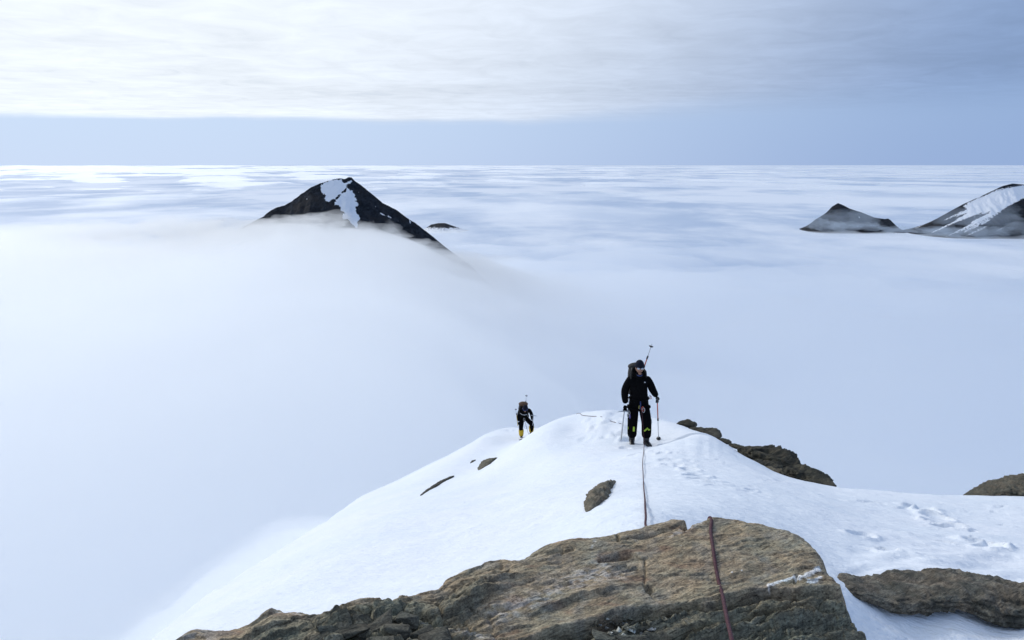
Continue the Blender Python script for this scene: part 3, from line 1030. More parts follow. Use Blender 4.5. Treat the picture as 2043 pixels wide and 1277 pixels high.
    rime = np.maximum(np.exp(-(line_dist(px, py, [(1534, 1173), (1560, 1160), (1584, 1151), (1604, 1152), (1622, 1140), (1634, 1132)]) / 5.0) ** 2),
                      np.exp(-(line_dist(px, py, [(1612, 1163), (1628, 1160), (1636, 1150)]) / 4.0) ** 2))
    col = lay(col, sstep(rime + 0.42 * _r3.fbm(px / 13., py / 6., 6.5, 3), 0.42, 0.62), white)
    lg = (1 - sstep(px, 400, 470)) * sstep(_r3.fbm(px / 25., py / 10., 1.5, 3), -0.4, 0.2)
    col = lay(col, 0.8 * lg, quartz * 0.85)
    return xs, ys, X, Y, z, sd, col


RXS, RYS, _RX, _RY, RZ, _RSD, _RCOL = rock_field()


def rock_z(x, y):
    i = np.clip(np.round((np.asarray(x) - RXS[0]) / 0.003).astype(int), 0, len(RXS) - 1)
    j = np.clip(np.round((np.asarray(y) - RYS[0]) / 0.003).astype(int), 0, len(RYS) - 1)
    return RZ[i, j]


def rock_hit(px, py):
    D = np.linspace(2.6, 0.9, 1200)[::-1]
    q = P(np.full_like(D, px), np.full_like(D, py), D)
    k = np.nonzero(q[:, 2] < rock_z(q[:, 0], q[:, 1]))[0]
    return q[k[0]] if len(k) else q[len(q) // 2]


ROCK = mat_rock('stone')


def hull_mesh(name, seed, size, n=13, flat=1.0):
    rng = np.random.default_rng(seed)
    bm = bmesh.new()
    for _ in range(n):
        v = rng.uniform(-1, 1, 3); v = v / np.max(np.abs(v)) * rng.uniform(0.75, 1.0)
        bm.verts.new((v[0] * size[0], v[1] * size[1], v[2] * size[2] * flat))
    r = bmesh.ops.convex_hull(bm, input=bm.verts)
    bmesh.ops.delete(bm, geom=[g for g in r['geom_interior'] if isinstance(g, bmesh.types.BMVert)], context='VERTS')
    bmesh.ops.bevel(bm, geom=bm.edges[:], offset=min(size) * 0.07, segments=1, affect='EDGES')
    me = bpy.data.meshes.new(name); bm.to_mesh(me); bm.free()
    return me


def build_outcrop():
    root = empty('rock_outcrop', (0, 1.7, -1.3))
    tag(root, 'large tan layered rock with the dark red rope lying across it', 'rock')
    v = np.stack([_RX, _RY, RZ], -1).reshape(-1, 3) - np.array([0, 1.7, -1.3])
    keep = (_RSD > -0.17).ravel()
    v, q, c = compact(v, grid_quads(len(RXS), len(RYS))[:, ::-1], keep, _RCOL.reshape(-1, 3))
    me = np_mesh('slab', v, q); set_attr(me, 'col', c)
    link('slab', me, ROCK, root)
    rng = np.random.default_rng(77)
    for i, (px, py, sx, sy, sz, rz, tilt) in enumerate(((742, 1252, .050, .034, .022, 20, 12), (790, 1262, .040, .030, .026, -35, 20), (703, 1270, .055, .034, .020, 5, -10), (835, 1272, .036, .030, .022, 40, 14),
                                                        (766, 1284, .046, .040, .026, 70, 10), (668, 1262, .050, .022, .014, 15, 8), (812, 1240, .034, .020, .014, -15, 12), (870, 1292, .05, .035, .022, 25, 5),
                                                        (1262, 1290, .042, .032, .022, 30, 8), (1205, 1280, .034, .026, .016, -20, 8), (640, 1290, .06, .04, .026, -8, 10))):
        h = rock_hit(px, py)
        me = hull_mesh('block', 300 + i, (sx, sy, sz))
        g = rng.uniform(0.8, 1.15)
        set_attr(me, 'col', np.tile(np.array([0.115, 0.112, 0.092]) * g, (len(me.vertices), 1)))
        o = link('block', me, ROCK, root, smooth=False)
        o.location = Vector(h) + Vector((0, 0, sz * 0.25)) - root.location
        o.rotation_euler = (R(tilt), R(tilt * 0.6), R(rz))
    # loose chips in the hollow under the ledge
    bm = bmesh.new(); cols = []
    for i in range(85):
        px, py = rng.normal(1245, 34), rng.normal(1256, 16)
        if py < 1236 - 0.1 * (px - 1200): continue
        h = rock_hit(px, py)
        r = rng.uniform(0.004, 0.011)
        me = hull_mesh('chip', 400 + i, (r, r * rng.uniform(.6, 1), r * rng.uniform(.5, .9)), 9)
        me.transform(Matrix.Translation(Vector(h) + Vector((0, 0, r * 0.3)) - root.location) @ Matrix.Rotation(rng.uniform(0, 6), 4, 'Z'))
        c = np.array([0.55, 0.55, 0.53]) if rng.random() < 0.25 else np.array([0.19, 0.18, 0.145]) * rng.uniform(.7, 1.3)
        cols += [c] * len(me.vertices)
        bm.from_mesh(me); bpy.data.meshes.remove(me)
    me = bpy.data.meshes.new('stone_chips'); bm.to_mesh(me); bm.free()
    set_attr(me, 'col', np.array(cols))
    tag(link('stone_chips', me, ROCK, root, smooth=False), kind='stuff')
    for px, py in ((1460, 1143), (1479, 1139)):                    # two bits of quartz lying on the slab
        h = rock_hit(px, py)
        me = hull_mesh('quartz_chip', 500 + px, (.0035, .003, .002), 8)
        set_attr(me, 'col', np.tile([0.8, 0.8, 0.8], (len(me.vertices), 1)))
        o = link('quartz_chip', me, ROCK, root, smooth=False); o.location = Vector(h) + Vector((0, 0, .001)) - root.location


build_outcrop()


# ------------------------------------------------------------------ other rocks standing out of the snow
def swept_rock(name, pts, wid, hgt, seed, label, tones=((0.20, 0.18, 0.135), (0.30, 0.255, 0.19)), nl=90, nc=44, rough=0.22, group=None, tilt=0.0, beds=0.05, block=1.0, jag=0.26):
    pts = np.asarray(pts, float)
    k = len(pts)
    c = spline(pts, nl) if k > 2 else resample(pts, nl)
    t = np.linspace(0, 1, nl)
    w = np.interp(t, np.linspace(0, 1, len(wid)), wid); h = np.interp(t, np.linspace(0, 1, len(hgt)), hgt)
    end = np.sqrt(np.clip(1 - (2 * np.abs(t - 0.5)) ** 8, 0.0, 1))
    w = w * np.maximum(end, 0.02); h = h * np.maximum(end, 0.02)
    tan = np.gradient(c, axis=0); tan /= np.linalg.norm(tan, axis=1)[:, None]
    side = np.cross(tan, np.array([0, 0, 1.0])); side /= np.linalg.norm(side, axis=1)[:, None]
    up = np.cross(side, tan)
    ct, st = math.cos(tilt), math.sin(tilt)
    side, up = side * ct + up * st, up * ct - side * st
    a = np.linspace(0, 2 * np.pi, nc, endpoint=False)
    e = 0.62
    ca = np.sign(np.cos(a)) * np.abs(np.cos(a)) ** e; sa = np.sign(np.sin(a)) * np.abs(np.sin(a)) ** e
    V = c[:, None] + side[:, None] * (w[:, None] * ca)[..., None] + up[:, None] * (h[:, None] * sa)[..., None]
    pn = Perlin(seed)
    sz = float(np.max(h)) + 1e-6; wz = float(np.max(w))
    u = np.cumsum(np.r_[0, np.linalg.norm(np.diff(c, axis=0), axis=1)])
    U = np.repeat(u[:, None], nc, 1); Q = np.repeat((w[:, None] * ca), 1, 1); H = h[:, None] * sa
    big = pn.fbm(U / (sz * 3.2), Q / (sz * 2.2), H / (sz * 1.4), 4)
    bed = (H / sz * 2.3 + 0.8 * pn.fbm(U / (sz * 6), Q / (sz * 4), 3.3, 2)); fr = bed - np.floor(bed)
    d = rough * big * np.minimum(1, end)[:, None] + beds * 3 * (fr ** 1.4 - sstep(fr, .88, 1.0)) * end[:, None]
    c1, c2, ee = voronoi(U / (sz * 3.4) + 0.5 * big, (H + 0.55 * Q) / (sz * 0.55) + U / (sz * 8.0), seed)
    d = d + block * (0.42 * (c1 - 0.5) - 0.20 * np.exp(-(ee / 0.10) ** 2)) * end[:, None]
    d = d + jag * pn.ridged(U / (sz * 1.3), Q / (sz * .5), H / (sz * .3), 4) * end[:, None]
    V = V + (side[:, None] * (w[:, None] * ca)[..., None] * 0.55 + up[:, None] * (h[:, None] * sa)[..., None]) * d[..., None]
    v = V.reshape(-1, 3)
    org = c[nl // 2].copy()
    q = grid_quads(nl, nc, True)
    m = 0.5 + 0.8 * pn.fbm(U / (sz * 2), Q / sz, H / sz, 3)
    col = np.asarray(tones[0]) + np.clip(m, 0, 1)[..., None] * (np.asarray(tones[1]) - np.asarray(tones[0]))
    me = np_mesh(name, v - org, q); set_attr(me, 'col', col.reshape(-1, 3))
    bm = bmesh.new(); bm.from_mesh(me); bmesh.ops.recalc_face_normals(bm, faces=bm.faces); bm.to_mesh(me); bm.free()
    o = link(name, me, ROCK); o.location = org
    tag(o, label, 'rock', group)
    return o


def H(px, py, lift=0.0):
    q = hit(px, py).copy(); q[2] += lift
    return q


DARK = ((0.022, 0.022, 0.017), (0.08, 0.072, 0.052)); MIDT = ((0.07, 0.066, 0.052), (0.17, 0.15, 0.115))
swept_rock('rock', [P(1655, 1168, 3.2), P(1700, 1172, 3.2), P(1760, 1184, 3.22), P(1830, 1180, 3.25), P(1900, 1178, 3.26), P(1970, 1192, 3.24), P(2043, 1205, 3.2), P(2150, 1225, 3.15), P(2300, 1250, 3.1)],
           [.05, .10, .13, .14, .15, .15, .15, .15, .14], [.010, .016, .025, .028, .030, .036, .044, .05, .04], 71,
           'long low grey-brown rock band between two snow patches beside the tan rock', ((0.07, 0.066, 0.054), (0.21, 0.185, 0.15)), 260, 72, 0.34, block=0.35, beds=0.09, jag=0.16)
swept_rock('rock', [P(1350, 846, 16.9), P(1366, 847, 16.8), P(1385, 850, 16.6)], [.12, .22, .14], [.035, .075, .055], 72, 'uppermost small dark rock of the row running down the snow edge', DARK)
swept_rock('rock', [P(1378, 855, 16.3), P(1400, 862, 16.0), P(1416, 865, 15.7), P(1432, 874, 15.0)], [.14, .22, .22, .08], [.04, .06, .08, .02], 73, 'humped dark rock second from the top of the row on the snow edge', DARK)
swept_rock('rock', [P(1434, 876, 14.6), P(1444, 880, 14.4), P(1456, 885, 14.1)], [.06, .10, .05], [.02, .04, .025], 74, 'thin dark rock sliver between the small humped rock and the slab pile', DARK)
swept_rock('rock', [P(1457, 886, 14.0), P(1470, 891, 13.6), P(1484, 895, 13.3)], [.05, .08, .06], [.02, .03, .03], 75, 'thinnest dark rock sliver touching the top of the slab pile', DARK)
swept_rock('rock', [P(1477, 893, 13.2), P(1500, 903, 12.9), P(1530, 912, 12.5), P(1560, 922, 12.2), P(1594, 936, 11.9)], [.10, .22, .28, .26, .15], [.03, .07, .105, .09, .05], 76,
           'dark flaky uppermost slab of the rock pile on the snow edge', DARK, 140, 60, 0.34, beds=.20)
swept_rock('rock', [P(1490, 927, 12.1), P(1515, 928, 12.0), P(1560, 938, 11.8)], [.10, .20, .20], [.03, .05, .05], 77, 'dark thin slab between the tan slab and the uppermost slab', DARK, 90, 40, 0.25)
swept_rock('rock', [P(1466, 938, 11.9), P(1495, 942, 11.7), P(1530, 948, 11.5), P(1566, 955, 11.3)], [.10, .20, .22, .2], [.03, .06, .08, .08], 78, 'tan lower slab sticking out of the snow under the rock pile', ((0.10, 0.088, 0.062), (0.23, 0.195, 0.14)), 100, 44, 0.2)
swept_rock('rock', [P(1555, 945, 11.5), P(1590, 948, 11.3), P(1620, 955, 11.1), P(1645, 965, 10.8), P(1668, 971, 10.6)], [.18, .26, .24, .12, .05], [.08, .10, .07, .03, .012], 79,
           'dark wedge of rock tapering to a point at the low end of the pile', DARK, 130, 54, 0.30, beds=.16)
swept_rock('rock', [P(1919, 990, 10.7), P(1960, 983, 10.7), P(2000, 976, 10.7), P(2043, 973, 10.7), P(2110, 966, 10.7), P(2200, 962, 10.7)], [.03, .2, .26, .34, .36, .2], [.010, .035, .055, .07, .10, .08], 80,
           'grey-brown rock wedge rising from the snow skyline at the picture edge', MIDT, 120, 44, 0.2)
swept_rock('rock', [H(1226, 961, .0), H(1206, 978, .01), H(1190, 998, .01), H(1174, 1020, .0)], [.03, .075, .085, .04], [.02, .05, .055, .02], 81, 'grey-brown rock poking out of the snow left of the thin rope', ((0.09, 0.085, 0.065), (0.22, 0.19, 0.145)), 70, 40, 0.28, tilt=-0.5)
swept_rock('rock', [H(994, 914, .0), H(976, 925, .02), H(957, 938, .0)], [.10, .24, .08], [.04, .10, .03], 82, 'grey-green rock patch on the far snow slope, bigger of two', ((0.085, 0.083, 0.062), (0.19, 0.175, 0.13)), 60, 34, 0.25, tilt=-0.4)
swept_rock('rock', [H(952, 918, .0), H(945, 922, .01), H(938, 928, .0)], [.03, .07, .03], [.02, .04, .015], 83, 'tiny dark rock beside the bigger grey-green patch on the slope', DARK, 40, 24, 0.2)
swept_rock('rock', [H(906, 949, .0), H(888, 959, .01), H(866, 972, .01), H(838, 989, .0)], [.03, .06, .06, .03], [.015, .03, .035, .012], 84, 'long thin dark rock edge low on the snow slope', DARK, 80, 24, 0.25)
swept_rock('rock', [H(1044, 876, .0), H(1038, 880, .01)], [.05, .07], [.02, .03], 85, 'tiny dark rock just below the boots of the yellow-gaitered climber', DARK, 24, 18, 0.2)

# ------------------------------------------------------------------ people and their gear
BLACK = plain_mat('black_shell', (0.0035, 0.0035, 0.0042), 0.75, vary=0.3, scale=22, bump=0.006, spec=0.04)
PANTS = plain_mat('black_trousers', (0.0032, 0.0032, 0.004), 0.8, vary=0.3, scale=25, bump=0.006, spec=0.04)
NAVY = plain_mat('navy_wool', (0.010, 0.012, 0.022), 0.9, vary=0.3, scale=200, bump=0.003, spec=0.15)
SKIN = plain_mat('skin', (0.30, 0.165, 0.115), 0.5, vary=0.12, scale=30)
LIPS = plain_mat('lips', (0.36, 0.15, 0.12), 0.5, vary=0.1)
LENS = plain_mat('mirror_lens', (0.42, 0.46, 0.52), 0.10, metal=0.85, vary=0.05)
FRAME = plain_mat('dark_plastic', (0.015, 0.015, 0.017), 0.35, vary=0.1)
STEEL = plain_mat('steel', (0.42, 0.44, 0.47), 0.32, metal=0.9, vary=0.15)
ALU = plain_mat('pale_aluminium', (0.55, 0.55, 0.56), 0.4, metal=0.5, vary=0.1)
REDM = plain_mat('red_lacquer', (0.50, 0.09, 0.05), 0.4, vary=0.1)
ROPE = None
LIME = plain_mat('lime_patch', (0.38, 0.55, 0.04), 0.5, vary=0.08)
YELLOW = plain_mat('yellow_gaiter', (0.62, 0.40, 0.015), 0.6, vary=0.15, scale=18, bump=0.006)
BLUE = plain_mat('blue_strap', (0.015, 0.03, 0.12), 0.6, vary=0.1)
WHITE = plain_mat('white_print', (0.5, 0.52, 0.55), 0.6, vary=0.05)
PACK = plain_mat('pack_cloth', (0.006, 0.005, 0.005), 0.7, vary=0.3, scale=30, bump=0.004)
RUST = plain_mat('brown_lid', (0.10, 0.05, 0.025), 0.7, vary=0.2, scale=30)


def skin_mesh(name, J, E, root, sub=2):
    """grow one smooth surface round a skeleton: J name -> (x, y, z, rx, ry)"""
    ks = list(J); ix = {k: i for i, k in enumerate(ks)}
    me = bpy.data.meshes.new(name + '_sk')
    me.from_pydata([J[k][:3] for k in ks], [(ix[a], ix[b]) for a, b in E], [])
    o = bpy.data.objects.new(name + '_sk', me); sc.collection.objects.link(o)
    md = o.modifiers.new('skin', 'SKIN'); md.use_smooth_shade = True; md.branch_smoothing = 0.4
    lay = me.skin_vertices[0].data if len(me.skin_vertices) else None
    for k in ks:
        r = J[k]
        lay[ix[k]].radius = (r[3], r[4] if len(r) > 4 else r[3])
        lay[ix[k]].use_root = (k == root)
    if sub:
        sd = o.modifiers.new('sub', 'SUBSURF'); sd.levels = sub; sd.render_levels = sub
    dg = bpy.context.evaluated_depsgraph_get(); dg.update()
    out = bpy.data.meshes.new_from_object(o.evaluated_get(dg))
    out.name = name
    bpy.data.objects.remove(o); bpy.data.meshes.remove(me)
    return out


def loft(name, secs, n=16, p=2.6):
    """closed shape through superellipse sections (center xyz, half width, half height, axis along y)"""
    vs = []; nc = n
    for (cx, cy, cz, hw, hh) in secs:
        for k in range(nc):
            a = 2 * math.pi * k / nc
            c, s_ = math.cos(a), math.sin(a)
            vs.append((cx + hw * math.copysign(abs(c) ** (2 / p), c), cy, cz + hh * math.copysign(abs(s_) ** (2 / p), s_)))
    f = [tuple(q) for q in grid_quads(len(secs), nc, True)]
    f.append(tuple(range(nc))); f.append(tuple(range((len(secs) - 1) * nc, len(secs) * nc))[::-1])
    me = bpy.data.meshes.new(name); me.from_pydata(vs, [], f)
    bm = bmesh.new(); bm.from_mesh(me); bmesh.ops.recalc_face_normals(bm, faces=bm.faces); bm.to_mesh(me); bm.free()
    return me


def between(a, b):
    """matrix whose z axis runs from a to b"""
    a, b = Vector(a), Vector(b)
    return Matrix.Translation(a) @ (b - a).to_track_quat('Z', 'Y').to_matrix().to_4x4()


def head_mesh(pos, nod=0.0, scale=1.0):
    def shape(v):
        s = 1.0
        if v.y < -0.3: s *= 1.0 - 0.05 * (-v.y)                       # flatter face
        if v.z < -0.2: s *= 1.0 - 0.16 * (-v.z - 0.2) * (1.0 if abs(v.x) > 0.3 else 0.6)
        return s
    parts = [ball_mesh('h', (0, 0, 0), (0.076, 0.098, 0.122), 24, 18, fn=shape)]
    parts.append(tube_mesh('nose', [(0, -0.084, 0.018), (0, -0.100, -0.004), (0, -0.112, -0.026), (0, -0.100, -0.036)], [0.009, 0.012, 0.016, 0.010], 8))
    parts.append(ball_mesh('chin', (0, -0.072, -0.096), (0.032, 0.024, 0.022), 12, 8))
    for s in (-1, 1): parts.append(ball_mesh('ear', (s * 0.077, 0.008, -0.008), (0.010, 0.020, 0.032), 10, 8))
    me = join_meshes('head', parts)
    me.transform(Matrix.Translation(pos) @ Matrix.Rotation(nod, 4, 'X') @ Matrix.Scale(scale, 4))
    return me


def glove_mesh(wrist, down, palm_n, side, curl=0.9):
    """a gloved hand: palm, four unequal bent fingers and a thumb from the side of the palm"""
    down = Vector(down).normalized(); pn = Vector(palm_n).normalized(); pn = (pn - down * pn.dot(down)).normalized()
    lat = down.cross(pn).normalized() * side
    w = Vector(wrist)
    J = {'w': (*w, .034, .030), 'p': (*(w + down * .05), .046, .030), 'k': (*(w + down * .095), .046, .026)}
    E = [('w', 'p'), ('p', 'k')]
    parts = [skin_mesh('palm', J, E, 'w', 1)]
    for i, (o, L) in enumerate(((-.034, .070), (-.012, .080), (.011, .075), (.032, .060))):
        a = w + down * .085 + lat * o
        pts = [a]; ang = 0.25
        for k, seg in enumerate((.45, .32, .25)):
            pts.append(pts[-1] + (down * math.cos(ang) + pn * math.sin(ang)) * L * seg)
            ang += curl * (1.0 if k == 0 else 0.8)
        parts.append(tube_mesh('f', [tuple(p_) for p_ in pts], [.0135, .0135, .012, .009], 8))
    b = w + down * .030 - lat * .036
    parts.append(tube_mesh('t', [tuple(b), tuple(b - lat * .026 + down * .026 + pn * .010), tuple(b - lat * .028 + down * .052 + pn * .030), tuple(b - lat * .014 + down * .068 + pn * .045)], [.017, .0155, .014, .010], 8))
    return join_meshes('glove', parts)


def boot_mesh(ankle, heading, sole_z):
    """mountaineering boot; heading is the direction of the toe in plan"""
    secs = [(0, 0.088, .045, .030, .036), (0, 0.075, .052, .043, .050), (0, 0.02, .062, .046, .060), (0, -0.05, .060, .048, .056), (0, -0.11, .050, .053, .046), (0, -0.165, .042, .050, .038), (0, -0.195, .036, .034, .028), (0, -0.205, .034, .018, .016)]
    parts = [loft('upper', secs, 18)]
    parts.append(tube_mesh('shaft', [(0, 0.02, .06), (0, 0.022, .13), (0, 0.024, .20)], [.060, .062, .066], 16))
    sole = [(0, 0.094, .010, .034, .012), (0, 0.05, .010, .044, .012), (0, -0.03, .010, .044, .012), (0, -0.11, .011, .056, .012), (0, -0.17, .013, .052, .012), (0, -0.212, .018, .026, .010)]
    parts.append(loft('sole', sole, 14, 4))
    me = join_meshes('boot', parts)
    me.transform(Matrix.Translation((ankle[0], ankle[1], sole_z)) @ Matrix.Rotation(heading, 4, 'Z'))
    return me


def crampon_mesh(ankle, heading, sole_z):
    parts = []
    for s in (-1, 1):
        parts.append(tube_mesh('rail', [(s * .030, .09, -.004), (s * .048, -.03, -.004), (s * .056, -.12, -.002), (s * .030, -.21, .002)], .005, 5))
        for yy in (.08, .03, -.06, -.12, -.17):
            parts.append(tube_mesh('spike', [(s * .045, yy, -.002), (s * .047, yy - .004, -.032)], [.007, .001], 5))
        parts.append(tube_mesh('front', [(s * .022, -.20, .0), (s * .024, -.245, -.018)], [.006, .001], 5))
    me = join_meshes('crampon', parts)
    me.transform(Matrix.Translation((ankle[0], ankle[1], sole_z)) @ Matrix.Rotation(heading, 4, 'Z'))
    return me


def ring_mesh(name, m, rx, ry, r, n=20, nc=6):
    pts = [m @ Vector((rx * math.cos(2 * math.pi * k / n), ry * math.sin(2 * math.pi * k / n), 0)) for k in range(n + 1)]
    return tube_mesh(name, [tuple(p_) for p_ in pts], r, nc, caps=False)


def person(base, J, E, root, head_pos, nod, label):
    o = bpy.data.objects.new('person', None)
    body = skin_mesh('person', J, E, root, 2)
    hd = head_mesh(head_pos, nod)
    nb = len(body.polygons)
    me = join_meshes('person', [body, hd])
    for m in (BLACK, PANTS, SKIN): me.materials.append(m)
    waist = J['pelvis'][2] + 0.02
    for i, p_ in enumerate(me.polygons):
        p_.material_index = 2 if i >= nb else (1 if p_.center.z < waist and abs(p_.center.x - J['pelvis'][0]) < 0.30 and p_.center.z < waist - 0.0 else 0)
        p_.use_smooth = True
    bpy.data.objects.remove(o)
    ob = link('person', me); ob.location = base
    tag(ob, label, 'person')
    return ob


def trekking_pole(tip, top, label, low_mat, up_mat, split=0.5, basket_at=0.05, grip=True):
    """tip and top are world points; basket near the tip"""
    tip, top = Vector(tip), Vector(top)
    L = (top - tip).length
    root = empty('trekking_pole', tip)
    tag(root, label, 'pole')
    m = between((0, 0, 0), top - tip)
    def part(n, me, mat, par=root):
        me.transform(m); return link(n, me, mat, par)
    part('lower_shaft', tube_mesh('lower_shaft', [(0, 0, .01), (0, 0, L * split)], .0075, 8), low_mat)
    part('upper_shaft', tube_mesh('upper_shaft', [(0, 0, L * split - .01), (0, 0, L - .02)], .0115, 8), up_mat)
    part('clamp', tube_mesh('clamp', [(0, 0, L * split - .04), (0, 0, L * split - .03), (0, 0, L * split + .03), (0, 0, L * split + .04)], [.010, .017, .017, .010], 10), FRAME)
    part('tip', tube_mesh('tip', [(0, 0, -.01), (0, 0, .06)], [.002, .008], 8), STEEL)
    part('basket', tube_mesh('basket', [(0, 0, basket_at - .008), (0, 0, basket_at), (0, 0, basket_at + .006), (0, 0, basket_at + .03)], [.012, .048, .046, .012], 16), FRAME)
    if grip: part('grip', tube_mesh('grip', [(0, 0, L - .14), (0, 0, L - .12), (0, 0, L - .02), (0, 0, L)], [.012, .017, .016, .020], 10), FRAME)
    return root


def ice_axe(spike, head, label, pick_dir, shaft_mat=None):
    spike, head = Vector(spike), Vector(head)
    L = (head - spike).length
    root = empty('ice_axe', spike)
    tag(root, label, 'ice axe')
    m = between((0, 0, 0), head - spike)
    inv = m.inverted().to_3x3()
    pd = inv @ Vector(pick_dir); pd.z = 0; pd.normalize()
    def part(n, me, mat, par=root):
        me.transform(m); return link(n, me, mat, par)
    part('shaft', tube_mesh('shaft', [(0, 0, .06), (0, 0, L - .01)], .0145, 10), shaft_mat or ALU)
    part('spike', tube_mesh('spike', [(0, 0, -.01), (0, 0, .07)], [.002, .014], 8), STEEL)
    pk = [pd * t_ + Vector((0, 0, L - .002 - 1.1 * t_ * t_)) for t_ in (0, .05, .10, .155)]
    hd = part('head', tube_mesh('head', [tuple(p_) for p_ in pk], [.013, .011, .008, .002], 6), STEEL)
    part('adze', tube_mesh('adze', [tuple(-pd * t_ + Vector((0, 0, L - .002 - .5 * t_ * t_))) for t_ in (0, .04, .085)], [.012, .010, .026], 6), STEEL, hd)
    return root


def backpack(base, size, label, cloth, lid_mat, tilt=0.0):
    w, d, h = size
    root = empty('backpack', base)
    root.rotation_euler = (tilt, 0, 0)
    tag(root, label, 'backpack')
    secs = []
    def zsec(z, hw, hd, cy=0): return (z, hw, hd, cy)
    rows = [zsec(0, .70, .65), zsec(.04, .9, .9), zsec(.3, 1, 1), zsec(.75, 1, .98), zsec(.95, .92, .9), zsec(1.0, .75, .7)]
    vs = []; n = 20
    for t_, hw, hd, cy in rows:
        for k in range(n):
            a = 2 * math.pi * k / n; c, s_ = math.cos(a), math.sin(a)
            vs.append((hw * w / 2 * math.copysign(abs(c) ** .6, c), hd * d / 2 * math.copysign(abs(s_) ** .6, s_), t_ * h))
    f = [tuple(q) for q in grid_quads(len(rows), n, True)] + [tuple(range(n))[::-1], tuple(range((len(rows) - 1) * n, len(rows) * n))]
    me = bpy.data.meshes.new('sack'); me.from_pydata(vs, [], f)
    link('sack', me, cloth, root)
    link('lid', ball_mesh('lid', (0, 0, h * 1.0), (w * .52, d * .54, h * .13), 20, 12, fn=lambda v: 1.0), lid_mat, root)
    for s_ in (-1, 1):
        link('strap', tube_mesh('strap', [(s_ * w * .30, -d * .5, h * .90), (s_ * w * .34, -d * .5 - .05, h * 1.02), (s_ * w * .42, -d * .5 - .18, h * .96), (s_ * w * .48, -d * .5 - .20, h * .6), (s_ * w * .5, -d * .5 - .05, h * .25)], .018, 8), cloth, root)
        link('side_strap', tube_mesh('side_strap', [(s_ * w * .51, -d * .35, h * .55), (s_ * w * .525, 0, h * .56), (s_ * w * .5, d * .4, h * .55)], .008, 6), cloth, root)
    return root


def add(parent, name, me, mat, sub_of=None, smooth=True):
    return link(name, me, mat, sub_of or parent, smooth)


